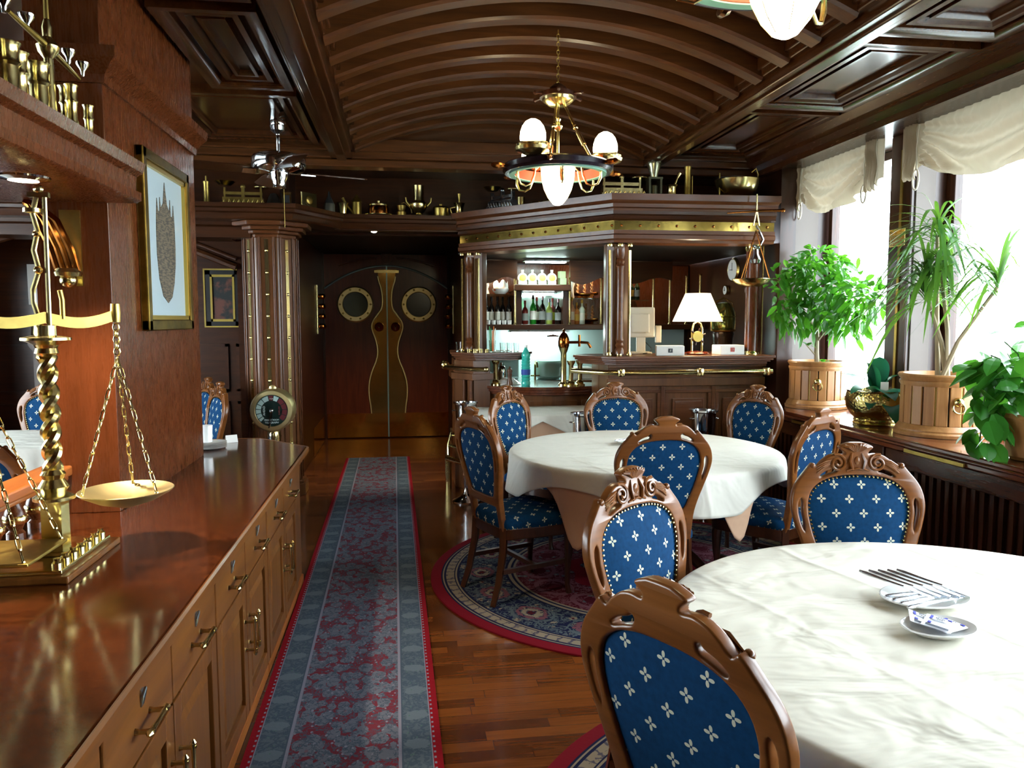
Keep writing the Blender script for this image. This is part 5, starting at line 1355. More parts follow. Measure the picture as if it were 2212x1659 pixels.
# ------------------------------------------------------------------ overhead shelf, corbel and its brass ware
t = thing('overhead_shelf', 'moulded wooden overhead shelf above the counter with lit downlight', 'shelf', (0,0,0))
m = MB().sweep([(-.5,2.05),(-.02,2.05),(0,2.06),(.0,2.09),(-.02,2.10),(-.015,2.15),(.01,2.165),(.02,2.20),(-.5,2.20)], [(-1.0,-.8),(-1.0,3.195)])
obj('shelf_board', m, W_PIL, t, smooth=30)
dl = obj('downlight', MB().ring([(.045,-.012),(.075,-.006),(.078,0),(.045,0)], 32, (-1.181,2.653,2.05)), STEEL, t)
obj('lamp', MB().sphere((-1.181,2.653,2.05), .043, 16, 8, 1, 1, .25), SPOT, dl)
t = thing('bracket_horn', 'curved bronze ribbed bracket on pillar face under the overhead shelf', 'bracket', (-1.30,3.19,1.75))
m = MB()
for k in range(4):
    o_ = .022*(k-1.5)
    m.tube([(-.10+.0,-.02-.05*.5,.29),(-.07+o_*.3,-.05,.28),(-.02+o_,-.055,.22),(.02+o_,-.05,.12),(.035+o_,-.03,.03)], .014, 8)
obj('ribbed_horn', m, BRONZE, t)
obj('finial', MB().sphere((.035,-.03,-.0), .032, 14, 10).lathe([(.045,.015),(.05,.03),(.04,.045)], 14, (.035,-.03,0)), BRASS, t)
obj('back_plate', MB().box(.0,.075,-.004,.007,-.02,.27), BRASSD, t, smooth=0)
GR = 'brass pieces on the overhead shelf'
def cup(x, y, z, s, h, label):
    m = MB().lathe([(0,0),(s,0),(s,.012),(s*.8,.02),(s*.8,h*.3),(s,h*.34),(s*.8,h*.4),(s*.8,h*.68),(s,h*.72),(s*.85,h*.78),(s*.9,h*.95),(s*1.1,h),(s*.8,h),(s*.7,h*.9),(0,h*.9)], 16)
    o = obj('brass_measure', m, BRASS, loc=(x,y,z)); tag(o, label, 'brass measure', GR)
for k, (x, y, s, h, l) in enumerate(((-1.115,3.02,.018,.17,'slim brass measure nearest the pillar on overhead shelf'),(-1.138,2.90,.026,.20,'tall brass measure second from pillar on overhead shelf'),
      (-1.10,2.84,.02,.19,'slim brass measure in front of the tall one on overhead shelf'),(-1.15,2.72,.034,.22,'brass measure in the middle of overhead shelf row'),(-1.165,2.62,.03,.22,'brass measure left of middle on overhead shelf'),
      (-1.14,2.50,.036,.21,'brass measure second from the frame edge on overhead shelf'),(-1.135,2.38,.03,.21,'brass measure at left frame edge on overhead shelf'))):
    cup(x, y, 2.2, s, h, l)
t = thing('tall_brass_scale', 'brass balance with needle rod and small finials on the overhead shelf', 'scale', (-1.15,2.80,2.2))
obj('column', MB().lathe([(.05,0),(.05,.015),(.02,.03),(.014,.26),(.03,.28),(.036,.30),(.02,.325),(.014,.33),(.016,.36),(.005,.40)], 16), BRASS, t)
obj('needle', MB().tube([(0,0,.38),(0,0,.74)], [.009,.003], 8), BRASSD, t)
obj('beam', MB().tube([(-.02,.30,.285),(0,0,.30),(.02,-.3,.30)], [.006,.012,.006], 8), BRASSD, t)
for y, z in ((.28,.288),(.16,.293),(-.14,.30),(-.28,.30)): obj('finial', MB().lathe([(.006,0),(.008,.02),(.022,.04),(.024,.05),(.012,.055),(0,.055)], 12, (0,y,z)), STEEL, t)

# ------------------------------------------------------------------ big brass balance on the counter
t = thing('brass_balance', 'large antique brass balance scale with twisted column on the counter', 'scale', (-1.095,2.55,.832))
obj('wood_base', MB().box(-.14,.12,-.22,.20,0,.022), W_CAB, t, smooth=0, bev=.005)
b = obj('brass_base', MB().box(-.12,.095,-.20,.18,.022,.035).box(-.06,.06,-.06,.06,.035,.05), BRASS, t, smooth=0, bev=.003)
for k in range(7): obj('weight', MB().lathe([(.014,0),(.014,.018),(.008,.024),(.010,.032),(0,.034)], 12, (.075,-.18+.055*k,.035)), BRASS, b)
obj('pedestal', MB().box(-.03,.03,-.03,.03,.05,.20).lathe([(.035,.2),(.06,.205),(.06,.215),(.035,.23),(.045,.245),(.03,.27),(.036,.285),(.026,.30)], 20), BRASS, t, smooth=40)
m = MB()
for ph_ in (0, PI):
    m.tube([(.014*math.cos(z*52+ph_), .014*math.sin(z*52+ph_), .29+z) for z in [i*.006 for i in range(62)]], .0165, 8)
obj('twisted_column', m, BRASS, t)
obj('capital', MB().lathe([(.022,.655),(.034,.665),(.03,.68),(.035,.69),(.055,.70),(.07,.705),(.07,.713),(.03,.72),(.03,.75),(0,.75)], 20), BRASS, t)
a = rad(38); ca, sa = math.cos(a), math.sin(a)
bp = []; 
for i in range(25):
    u = -1+2*i/24; bp.append((.21*u*ca, .21*u*sa, .775-.018*math.sin(abs(u)*PI)+.012*abs(u)**3))
m = MB()
for i in range(24):
    p, q = Vector(bp[i]), Vector(bp[i+1]); n = Vector((-sa,ca,0))*.006
    h = .017
    vs = [p-n-Vector((0,0,h)), q-n-Vector((0,0,h)), q+n-Vector((0,0,h)), p+n-Vector((0,0,h)), p-n+Vector((0,0,h)), q-n+Vector((0,0,h)), q+n+Vector((0,0,h)), p+n+Vector((0,0,h))]
    m.add([tuple(v) for v in vs], [(3,2,1,0),(4,5,6,7),(0,1,5,4),(2,3,7,6)] + ([(3,0,4,7)] if i == 0 else []) + ([(1,2,6,5)] if i == 23 else []))
for s in (-1,1): m.lathe([(.014,-.03),(.016,0),(.014,.03)], 10, (s*.205*ca,s*.205*sa,.79)); 
m.tube([(.05*ca,.05*sa,.77),(.05*ca,.05*sa,.83),(.045*ca,.045*sa,.86)], .008, 8)
obj('beam', m, BRASSD, t, smooth=50)
obj('pointer_fork', MB().tube([(.012,0,.75),(.016,0,1.14)], .007, 8).tube([(-.012,0,.75),(-.03,0,.82),(-.03,0,.86),(-.01,0,.92),(-.022,0,.98),(-.008,0,1.04),(-.02,0,1.09),(-.008,0,1.14)], .008, 8).box(-.03,.03,-.008,.008,1.14,1.155).sphere((0,0,1.165), .015, 8, 6).sphere((-.012,0,.92), .014, 8, 6).sphere((-.012,0,1.03), .012, 8, 6).ring([(.018,-.006),(.026,-.006),(.026,.006),(.018,.006)], 16, (-.02,0,1.10)), BRASS, t)
def chain_mb(p, q, m, link=.034):
    p, q = Vector(p), Vector(q); d = q-p; L = d.length; d.normalize(); n = max(2, int(L/link))
    s = d.orthogonal().normalized(); s2 = d.cross(s)
    for i in range(n):
        c0 = p+d*(L*i/n); c1_ = p+d*(L*(i+1)/n); w = (s if i % 2 else s2)*.0055
        e = d*.006
        m.tube([c0+e*.3-w*.5, c0+e-w, c1_-e-w, c1_-w*.5, c1_+w*.5, c1_-e+w, c0+e+w, c0+e*.3+w*.5], .0021, 5, closed=True)
        m.sphere(tuple(c1_), .006, 6, 4)
    return m
E_R = Vector((.205*ca, .205*sa, .755)); E_L = Vector((-.205*ca, -.205*sa, .755))
hk = MB()
for E_ in (E_R, E_L):
    for i in range(5):
        z = E_.z-.02*i; q = [(E_.x+.009*math.cos(j*PI/4), E_.y, z-.012+.013*math.sin(j*PI/4)) for j in range(8)]
        if i % 2: q = [(E_.x, E_.y+(x-E_.x), zz) for x, y, zz in q]
        hk.tube(q, .0028, 5, closed=True)
obj('hook', hk, BRASS, t)
PR = Vector((.165,.145,.185)); top_ = E_R-Vector((0,0,.11))
m = MB()
for k in (100, 215, 330): chain_mb(top_, PR+Vector((.135*math.cos(rad(k)),.135*math.sin(rad(k)),.012)), m)
obj('chain', m, BRASS, t)
obj('pan', MB().lathe([(0,-.03),(.03,-.032),(.09,-.018),(.138,.008),(.147,.014),(.149,.012),(.14,.003),(.09,-.024),(.04,-.04),(.02,-.046),(0,-.046)], 44, tuple(PR)), BRASSP, t)
PL = Vector((-.085,-.17,.085)); top_ = E_L-Vector((0,0,.11)); m = MB()
for dx, dy in ((-.12,-.12),(.12,-.12),(.12,.12),(-.12,.12)): chain_mb(top_, PL+Vector((dx,dy,.006)), m)
obj('chain', m, BRASS, t)
obj('plate_pan', MB().box(PL.x-.135,PL.x+.135,PL.y-.13,PL.y+.13,PL.z-.006,PL.z+.004), BRASSD, t, smooth=0, bev=.003)

# ------------------------------------------------------------------ framed ship print on the pillar
t = thing('framed_print', 'tall framed print of a ship hull on the pillar side', 'picture', (-1.13,3.90,1.95), rad(90))
W_, H_ = .78, .80
W_, H_ = .36, .40
fw = .05
m = MB()
for a in ((-W_-.0,W_,H_-fw,H_),(-W_,W_,-H_,-H_+fw),(-W_,-W_+fw,-H_,H_),(W_-fw,W_,-H_,H_)): m.box(a[0],a[1],-.035,0,a[2],a[3])
fr = obj('frame', m, metal('old_gold', '#8f7434', .35, .5), t, smooth=0, bev=.006)
m = MB()
for a in ((-W_+fw,W_-fw,H_-fw-.02,H_-fw),(-W_+fw,W_-fw,-H_+fw,-H_+fw+.02),(-W_+fw,-W_+fw+.02,-H_+fw,H_-fw),(W_-fw-.02,W_-fw,-H_+fw,H_-fw)): m.box(a[0],a[1],-.028,-.004,a[2],a[3])
obj('gilt_slip', m, metal('gilt', '#d8b45a', .3), fr, smooth=0)
obj('print', MB().box(-W_+fw,W_-fw,-.012,-.004,-H_+fw,H_-fw), plain('pale_blue_paper', '#b9cbd2', .3, coat=.8), t, smooth=0)
hull = [(-.0,-.27),(-.05,-.24),(-.085,-.16),(-.10,-.05),(-.10,.06),(-.095,.13),(-.085,.21),(-.075,.155),(-.06,.15),(-.055,.22),(-.045,.17),(-.02,.20),(0,.30),(.02,.20),(.045,.17),(.055,.23),(.06,.15),(.08,.155),(.09,.21),(.098,.12),(.10,0),(.095,-.08),(.075,-.17),(.045,-.24)]
M = Mat('ship_print_ink', .6); v = M.coord('Object',(6,1,30)); n = M.noise(v, 4, 4); M.set('Base Color', M.mix(n.sst(.4,.6), lin('#3a3630'), lin('#6f624f'))); SHIPINK = M.m
m = xz(MB(), 0); m.prism([(1.45*x,z) for x,z in hull], -.0145, -.012); obj('ship_drawing', m, SHIPINK, t, smooth=0)

# ------------------------------------------------------------------ engine telegraph before the column
t = thing('engine_telegraph', 'brass engine telegraph with round dial in front of the octagonal column', 'telegraph', (-1.09,6.62,0))
obj('pedestal', MB().lathe([(.0,0),(.16,0),(.16,.03),(.08,.06),(.055,.12),(.05,.55),(.06,.62),(.05,.66),(0,.66)], 24), BRASS, t)
m = MB(); m.m = T(0,0,.845) @ RX(PI/2)
m.lathe([(0,-.10),(.15,-.10),(.178,-.08),(.178,.07),(.165,.095),(.135,.10),(.13,.09)], 48); m.lathe([(0,0),(.02,0),(.03,.01),(0,.03)], 12, (0,.178,0))
obj('drum', m, BRASSP, t)
m = MB(); m.m = T(0,0,.845) @ RX(PI/2); m.lathe([(.132,.088),(.132,.092),(0,.092)], 48); di = obj('dial', m, plain('dial_green_black', '#0f2622', .3, coat=.5), t)
def sector(a0, a1, r0, r1, h=.0935):
    m = MB(); m.m = T(0,0,.845) @ RX(PI/2); vs = []; fs = []
    for i in range(7):
        a = rad(a0+(a1-a0)*i/6)
        vs += [(r0*math.cos(a),r0*math.sin(a),h),(r1*math.cos(a),r1*math.sin(a),h)]
    for i in range(6): fs.append((2*i,2*i+1,2*i+3,2*i+2))
    return m.add(vs, fs)
m = sector(103,128,.085,.125); 
for a in ((131,152),(155,172),(175,192),(195,212),(215,226),(60,80)): s_ = sector(a[0],a[1],.085,.125); m.v, m.f = m.v+s_.v, m.f+[tuple(i+len(m.v) for i in f) for f in s_.f]
obj('white_sector', m, plain('dial_white', '#9fb8b4', .5), di, smooth=0)
m = sector(83,100,.085,.125)
for a in ((32,57),(6,29),(-19,3),(-44,-22)): s_ = sector(a[0],a[1],.085,.125); m.v, m.f = m.v+s_.v, m.f+[tuple(i+len(m.v) for i in f) for f in s_.f]
obj('red_sector', m, plain('dial_red', '#5c1a22', .5), di, smooth=0)
DIALW = plain('dial_lettering', '#c9d8d4', .5)
def text(body, size, mat, parent, mw, name='lettering'):
    cu = bpy.data.curves.new(name, 'FONT'); cu.body = body; cu.size = size; cu.align_x = 'CENTER'; cu.extrude = .0006
    o = bpy.data.objects.new(name, cu); COL.objects.link(o); dg = bpy.context.evaluated_depsgraph_get(); dg.update()
    me = bpy.data.meshes.new_from_object(o.evaluated_get(dg)); bpy.data.objects.remove(o); me.materials.clear()
    me.transform(mw); return obj(name, me, mat, parent, smooth=0)
base = T(0,-.0945,.845) @ RX(PI/2)
text('ENGINE ROOM', .017, DIALW, di, base @ T(0,-.083,0)); text('TELEGRAPH', .021, DIALW, di, base @ T(0,-.107,0))
text('AHEAD', .024, DIALW, di, base @ RZ(PI/2) @ T(0,.052,0)); text('ASTERN', .02, plain('dial_red_text', '#8a3a40', .5), di, base @ RZ(-PI/2) @ T(0,.055,0))
text('STOP', .013, DIALW, di, base @ T(0,.095,0))
obj('pointer', MB().tube([(0,-.098,.845),(-.012,-.10,.78),(-.025,-.10,.70)], [.009,.005,.004], 6).tube([(.008,-.098,.845),(.004,-.10,.78),(-.02,-.10,.70)], .003, 6).sphere((0,-.10,.845), .02, 12, 8), STEEL, t)
obj('lever_grip', MB().tube([(-.012,-.11,.66),(-.012,-.13,.61),(-.012,-.135,.56)], [.012,.014,.016], 8), STEEL, t)

# ------------------------------------------------------------------ things on the far part of the counter
for k in range(4):
    o = obj('plate', MB().lathe([(0,.003),(.05,.003),(.095,.011),(.098,.011),(.055,0),(0,0)], 32), WHITE, loc=(-1.15,4.72,.8325+.010*k)); tag(o, 'white plate in the short stack on counter behind pillar', 'plate', 'plates stacked on the counter')
o = obj('menu_card', MB().add([(-.035,-.02,0),(.035,-.02,0),(.035,0,.045),(-.035,0,.045),(-.035,.02,0),(.035,.02,0)], [(0,1,2,3),(3,2,5,4)]), PAPER, loc=(-1.075,4.95,.8325), rz=.5, smooth=0, solid=.002); tag(o, 'small folded white card standing beside the plates', 'card')
o = obj('white_cup', MB().lathe([(0,0),(.03,0),(.035,.10),(.032,.10),(.028,.006),(0,.006)], 16), WHITE, loc=(-1.165,4.72,.8735)); tag(o, 'white cup standing on the stacked plates', 'cup')

# ------------------------------------------------------------------ room beyond the counter
t = thing('framed_painting', 'small dark painting in black and gold frame on far left wall', 'picture', (-1.83,8.24,1.82))
m = MB()
for a in ((-.17,.17,.24,.29),(-.17,.17,-.29,-.24),(-.17,-.12,-.29,.29),(.12,.17,-.29,.29)): m.box(a[0],a[1],0,.035,a[2],a[3])
obj('frame', m, BLACK, t, smooth=0)
m = MB()
for a in ((-.175,.175,.285,.30),(-.175,.175,-.30,-.285),(-.185,-.17,-.30,.30),(.17,.185,-.30,.30),(-.12,.12,.215,.24),(-.12,.12,-.24,-.215),(-.12,-.10,-.24,.24),(.10,.12,-.24,.24)): m.box(a[0],a[1],-.008,.03,a[2],a[3])
obj('gold_edge', m, plain('gold_leaf', '#b59a3c', .4), t, smooth=0)
M = Mat('dark_painting', .4); n = M.noise(M.coord('Object',(1,1,1)), 7, 4); M.set('Base Color', M.mix(n.sst(.45,.62), lin('#1b2220'), lin('#6b3a2c')))
obj('canvas', MB().box(-.10,.10,.01,.02,-.215,.215), M.m, t, smooth=0)
square_cloth('tablecloth', -2.75, 5.7, .62, .45, .775, .32, CLOTH2, 'white tablecloth on the table in the room beyond the counter', 'white top cloths', .02)
t = thing('square_table', 'table under white cloth in the room beyond the counter', 'table', (-2.75,5.7,0))
obj('tabletop', MB().box(-.60,.60,-.43,.43,.735,.768), W_LEG, t, smooth=0)
for sx in (-1,1):
    for sy in (-1,1): obj('leg', MB().tube([(sx*.52,sy*.36,.735),(sx*.52,sy*.36,0)], [.03,.02], 4), W_LEG, t, smooth=20)
place(-1.95,4.1,-10,'chair behind the balustrade, its back just above the rail',G3)
place(-2.95,6.55,175,'blue chair behind the far table, seen through the balance column',G3)
place(-3.55,6.4,200,'blue chair at far left behind the far table',G3)
place(-1.74,6.30,118,'blue chair nearest the pillar in the far room',G3)
place(-1.95,6.80,120,'blue chair behind another chair beside the far wall',G3)
o = obj('white_picture', MB().box(-.14,.14,0,.02,-.2,.2), PAPER, loc=(-3.55,8.26,1.95), smooth=0); tag(o, 'unframed white picture inside the arched niche', 'picture')
t = thing('niche_lamp', 'small lamp on white pedestal in the dark arched niche', 'lamp', (-3.45,7.9,0))
obj('pedestal', MB().lathe([(.12,0),(.12,.04),(.06,.08),(.06,1.3),(.1,1.36),(.1,1.4),(0,1.4)], 16), PLASTER, t); obj('lamp_shade', MB().lathe([(.03,1.4),(.07,1.46),(.06,1.55),(0,1.58)], 16), BRASS, t)
# ------------------------------------------------------------------ window sill, radiator cover, curtains
struct('trim_6', MB().prism([(3.0,-3.1),(3.0,6.05),(3.12,6.05),(3.15,6.27),(3.66,6.27),(3.66,-3.1)], .84, .87).prism([(2.985,-3.1),(2.985,6.05),(3.12,6.05),(3.12,-3.1)], .825, .845).prism([(3.01,-3.1),(3.01,6.05),(3.12,6.05),(3.12,-3.1)], .792, .825), W_SILL, smooth=0, bev=.008)
for k in range(3): obj('brass_inlay', MB().box(2.996,3.006,2.35+1.35*k,2.85+1.35*k,.797,.818), BRASSD, bpy.data.objects['trim_6'], smooth=0)
for k in range(4):
    y1 = 6.04-1.6*k; y0 = y1-1.58
    t = thing('radiator_cover', 'dark slatted radiator cover under the window sill, %s from the bar' % ('first','second','third','fourth')[k], 'radiator cover', (3.06,y0,0), 0, 'slatted radiator covers')
    obj('frame', MB().box(-.02,.03,0,1.58,0,.10).box(-.02,.03,0,1.58,.68,.785).box(-.02,.03,0,.06,.10,.68).box(-.02,.03,1.52,1.58,.10,.68), W_DARKY, t, smooth=0, bev=.004)
    m = MB()
    for i in range(22): m.box(-.012,.012,.075+.0665*i,.105+.0665*i,.10,.68)
    obj('slat_panel', m, W_DARK, t, smooth=0)
def curtain(y0, y1, label):
    t = thing('balloon_curtain', label, 'curtain', (3.34,0,0), 0, 'balloon curtains')
    L = y1-y0; c0, c1 = y0+.17, y1-.17
    def zb(y):
        if y0+.17 <= y <= y1-.17:
            u = (y-c0)/(c1-c0); return 2.60-.17*math.sin(PI*u)**.8
        return 2.56+.03*math.sin(y*60)
    def f(u, v):
        y = y0+L*u; b = zb(y); z = 2.862+(b-2.862)*v
        inn = 0 < (y-c0)/(c1-c0) < 1
        bil = .10*math.sin(PI*min(1,max(0,(y-c0)/(c1-c0))))*(v**1.5) if inn else 0
        fold = (.042*math.sin((v*1.15-.55*math.sin(PI*(y-c0)/(c1-c0))*v)*30+1.3*math.sin(y*7))*v**.7 if inn else 0)
        gath = .016*math.sin(y*90)*(1-.5*v if inn else 1)*(.4 if inn else 1)
        if v > .93 and inn: bil -= (v-.93)*.9
        return (-bil-fold+gath, y, z)
    obj('drape', MB().grid(f, 110, 36), CURT, t, smooth=80, solid=.0)
    m = MB()
    for c in (c0, c1):
        m.tube([(-.02,c,2.85),(-.035,c,2.70),(-.03,c,2.56)], .006, 6)
        m.tube([(-.035,c+.03*math.sin(a),2.50+.065*math.cos(a)) for a in [i*2*PI/14 for i in range(14)]], .006, 6, closed=True)
    obj('cord_loop', m, plain('cord_%d' % int(y0*100), '#d8d2c2', .8), t)
    for cc in (c0-.07, c1+.07): obj('frill', MB().grid(lambda u,v: (-.035+.014*math.sin(u*22), cc+.012*math.sin(v*9)+(u-.5)*.12, 2.86-(.34+.02*math.sin(u*19))*v), 24, 30), CURT, t, smooth=80)
curtain(5.03, 6.27, 'beige balloon curtain over the far window above the leafy tree')
curtain(3.1, 4.80, 'beige balloon curtain over the nearer window, cut by right edge')
# ------------------------------------------------------------------ planters and plants
SOIL = plain('potting_soil', '#241812', .95, var=.3)
def planter(x, y, r, h, label, ra):
    t = thing('wooden_planter', label, 'planter', (x,y,.872), 0, 'round wooden planters')
    obj('base_ring', MB().lathe([(0,0),(r*1.14,0),(r*1.15,.02),(r*1.10,.03),(r*1.10,.04),(r*1.05,.055),(r*1.0,.07),(0,.07)], 48), W_OAK, t)
    m = MB(); N = 20
    for k in range(N):
        a = 2*PI*k/N; w = 2*PI*r/N*.5*.86; m.m = RZ(a); m.box(r*.93,r*1.0,-w,w,.07,h-.06)
    obj('staves', m, W_OAK, t, smooth=0, bev=.004)
    obj('liner', MB().lathe([(r*.92,.07),(r*.92,h-.06)], 40), DARKG, t)
    obj('rim', MB().lathe([(r*1.0,h-.075),(r*1.04,h-.06),(r*1.04,h-.045),(r*1.0,h-.04),(r*1.06,h-.02),(r*1.08,h-.01),(r*1.06,h),(r*.95,h),(r*.90,h-.03),(r*.90,h-.06)], 48), W_OAK, t)
    obj('soil', MB().lathe([(r*.9,h-.05),(0,h-.04)], 32), SOIL, t)
    for k in range(0, N, 2):
        a = 2*PI*(k+.5)/N; m = MB(); m.m = RZ(a); m.box(r*.955,r*.975,-.005,.005,.07,h-.06); obj('brass_inlay', m, BRASSD, t, smooth=0)
    q = RZ(ra)
    m = MB(); m.m = q; m.sphere((r*1.03,0,h*.58), .03, 12, 8)
    hb = obj('handle_boss', m, BRASS, t)
    m = MB(); m.m = q @ T(r*1.06,0,h*.58-.035) @ RY(PI/2-.25); m.ring([(.034+.006*math.cos(i*PI/4), .006*math.sin(i*PI/4)) for i in range(8)], 24)
    obj('ring_handle', m, BRASS, hb)
    return t
def leaf(m, p, d, L, w, droop=.3, up=Vector((0,0,1)), n=3, fold=.15, roll=0):
    p = Vector(p); d = Vector(d).normalized(); s = d.cross(up)
    if s.length < .05: s = Vector((1,0,0))
    s.normalize(); nn = s.cross(d)
    if roll: q = Matrix.Rotation(roll, 3, d); s = q @ s; nn = q @ nn
    vs = []; fs = []
    for i in range(n+1):
        t = i/n; c = p+d*(L*t)-Vector((0,0,1))*(droop*L*t*t)
        ww = w*math.sin(PI*min(1,(t*.92+.06)))**.75 if i < n else w*.03
        vs += [tuple(c-s*ww+nn*ww*fold), tuple(c), tuple(c+s*ww+nn*ww*fold)]
    for i in range(n): fs += [(3*i,3*i+1,3*i+4,3*i+3),(3*i+1,3*i+2,3*i+5,3*i+4)]
    return m.add(vs, fs)
R = random.Random(11)
PX, PY = 3.395, 5.90
planter(PX, PY, .215, .385, 'oak planter of the leafy green tree at the far window', rad(-118))
t = thing('potted_tree', 'small bushy tree with bright green leaves in the far planter', 'plant', (PX,PY,1.19))
z0 = 1.19
obj('trunk', MB().tube([(.0,0,0),(-.015,-.01,.14),(-.01,0,.30),(-.03,.0,.45)], [.022,.019,.016,.014], 8).tube([(-.012,0,.22),(.06,-.12,.40),(.10,-.35,.55)], [.012,.009,.006], 6).tube([(-.02,0,.32),(-.16,0,.5),(-.26,-.05,.62)], [.012,.009,.006], 6).tube([(-.03,0,.4),(.02,-.1,.62),(.05,-.15,.78)], [.012,.008,.005], 6).tube([(-.005,0,.1),(-.12,-.03,.20)], [.008,.004], 5), plain('grey_bark', '#8a7d66', .8, var=.2), t)
m = MB()
cl = [(-.30,-.02,.66,.20),(-.38,-.08,.50,.16),(-.06,-.08,.72,.22),(.05,-.22,.68,.18),(.08,-.45,.60,.16),(-.02,-.14,.52,.2),(-.22,-.08,.46,.18),(.06,-.3,.38,.15),(.10,-.35,.48,.15),(-.40,-.02,.74,.12),(-.1,-.1,.92,.09),(.02,-.2,.86,.08),(.10,-.62,.56,.14),(-.2,-.1,.8,.12)]
for cx, cy, cz, cr in cl:
    for i in range(int(85*(cr/.2)**1.5)+8):
        v = Vector((R.gauss(0,1),R.gauss(0,1),R.gauss(0,.9))).normalized()*cr*R.uniform(.45,1.0)
        p = Vector((cx,cy,cz))+v; d = v.normalized()+Vector((R.uniform(-.7,.7),R.uniform(-.7,.7),R.uniform(-.5,.4)))
        q_ = p+d.normalized()*.13+Vector((PX,PY,1.19))
        if q_.x > 3.62 or q_.y > 6.22 or (q_.y > 6.06 and q_.x > 3.1) or (q_.x < 3.02 and q_.y > 5.68): continue
        leaf(m, p, d, R.uniform(.075,.125), R.uniform(.018,.029), R.uniform(.2,.6), roll=R.uniform(-1.2,1.2))
for p in ((-.12,-.03,.20),(-.1,-.02,.19),(.03,-.02,.06),(.05,0,.05)):
    for i in range(3): leaf(m, p, (R.uniform(-1,1),R.uniform(-1,1),R.uniform(0,.8)), .08, .02, .3)
obj('foliage', m, LEAF_A, t, smooth=0, flipfix=False)
# orchid
OX, OY = 3.25, 4.86
t = thing('brass_pot', 'round hammered brass pot on the sill between the two planters', 'pot', (OX,OY,.872))
M = Mat('hammered_brass', .22, 1, lin('#b8a868')); M.bump(M.voro(M.coord(), 60), .25, .01)
obj('vessel', MB().lathe([(0,0),(.15,0),(.155,.01),(.145,.02),(.15,.03),(.145,.042),(.15,.05),(.17,.07),(.198,.12),(.205,.17),(.20,.21),(.195,.225),(.2,.24),(.19,.24),(.18,.2),(0,.19)], 44), M.m, t)
m = MB()
for i in range(60):
    a = R.uniform(0,2*PI); r = R.uniform(0,.17); m.sphere((r*math.cos(a),r*math.sin(a),.20+R.uniform(0,.02)), R.uniform(.012,.022), 6, 4, 1, 1, .6)
o = obj('bark_mulch', m, plain('pale_bark', '#a39a8c', .8, var=.3), t); o['kind'] = 'stuff'
t = thing('orchid_plant', 'dark green broad leaved plant without flowers in the brass pot', 'plant', (OX,OY,1.08))
for az, el, L, w, dr in ((200,25,.24,.05,.9),(240,55,.30,.055,.6),(260,20,.22,.055,.95),(100,50,.30,.06,.5),(60,40,.26,.05,.6),(300,15,.26,.055,.9),(330,35,.24,.05,.6),(20,50,.25,.05,.7),(175,60,.28,.055,.7),(262,8,.22,.055,1.5),(225,5,.18,.05,1.0),(120,15,.26,.05,.5)):
    m = MB(); a = rad(az); el = min(78, el+(26 if dr < .9 else 12)); L = L*.62 if az <= 105 else (L*.72 if az > 280 else L*.9); dr *= .62; leaf(m, (0,0,.0), (math.cos(a)*math.cos(rad(el)),math.sin(a)*math.cos(rad(el)),math.sin(rad(el))), L*1.6, w*1.25, dr, n=8, fold=.25)
    obj('leaf', m, LEAF_C, t, smooth=60, flipfix=False)
obj('plant_tag', MB().box(-.025,.025,-.001,.001,.0,.075), PAPER, t, smooth=0, loc=(-.03,-.12,.02), rz=-.4)
# dracaena
QX, QY = 3.385, 4.40
planter(QX, QY, .235, .385, 'large oak planter of the dragon tree at the near window', rad(-105))
t = thing('dragon_tree', 'tall dragon tree with arching strap leaves in the large planter', 'plant', (QX,QY,1.205))
tips = [(-.14,.0,.56),(-.04,.05,.92),(.10,-.30,.58),(-.06,-.02,.72)]
m = MB()
for k, tp in enumerate(tips):
    b = (.03*math.cos(k*1.8),.03*math.sin(k*1.8),0); m.tube([b, (tp[0]*.35+b[0],tp[1]*.35+b[1],tp[2]*.45), tp], [.017,.014,.011], 7)
obj('cane', m, plain('cane_bark', '#a39478', .8, var=.2), t)
m = MB()
for k, tp in enumerate(tips):
    for i in range((95,78,80,60)[k]):
        a = R.uniform(0,2*PI); el = rad(R.uniform(-5,75)); L = R.uniform(.30,.52)
        ex = QX+tp[0]+math.cos(a)*math.cos(el)*L; ey = QY+tp[1]+math.sin(a)*math.cos(el)*L
        if ex > 3.64 or (ex > 3.34 and ey > 4.74) or ey < 3.86: continue
        leaf(m, (tp[0],tp[1],tp[2]-.06+.10*i/46), (math.cos(a)*math.cos(el),math.sin(a)*math.cos(el),math.sin(el)), L, R.uniform(.009,.013), R.uniform(.35,1.25), n=7, fold=.2)
obj('foliage', m, LEAF_B, t, smooth=60, flipfix=False)
# climber at right edge
o = tag(obj('clay_planter', MB().lathe([(0,0),(.11,0),(.13,.02),(.15,.2),(.16,.22),(.15,.24),(.13,.24),(.12,.2),(0,.2)], 28), W_OAK, loc=(3.24,3.50,.872)), 'round planter of trailing green climber at right edge', 'planter')
t = thing('trailing_climber', 'trailing green climber with broad leaves at the right edge', 'plant', (3.24,3.50,1.07))
m = MB(); st = MB()
for k in range(9):
    a = R.uniform(0,2*PI); tp = Vector((.16*math.cos(a)-.05,.16*math.sin(a)+.10,R.uniform(.2,.55)))
    st.tube([(0,0,0), tuple(tp*.6+Vector((0,0,.1))), tuple(tp)], .004, 5)
    for i in range(9):
        p = tp*R.uniform(.5,1.1)+Vector((R.uniform(-.08,.08),R.uniform(-.08,.08),R.uniform(-.12,.1)))
        a2 = R.uniform(0,2*PI); leaf(m, p, (math.cos(a2),math.sin(a2),R.uniform(-.9,.3)), R.uniform(.09,.14), R.uniform(.035,.05), .3, n=4, roll=R.uniform(-.8,.8))
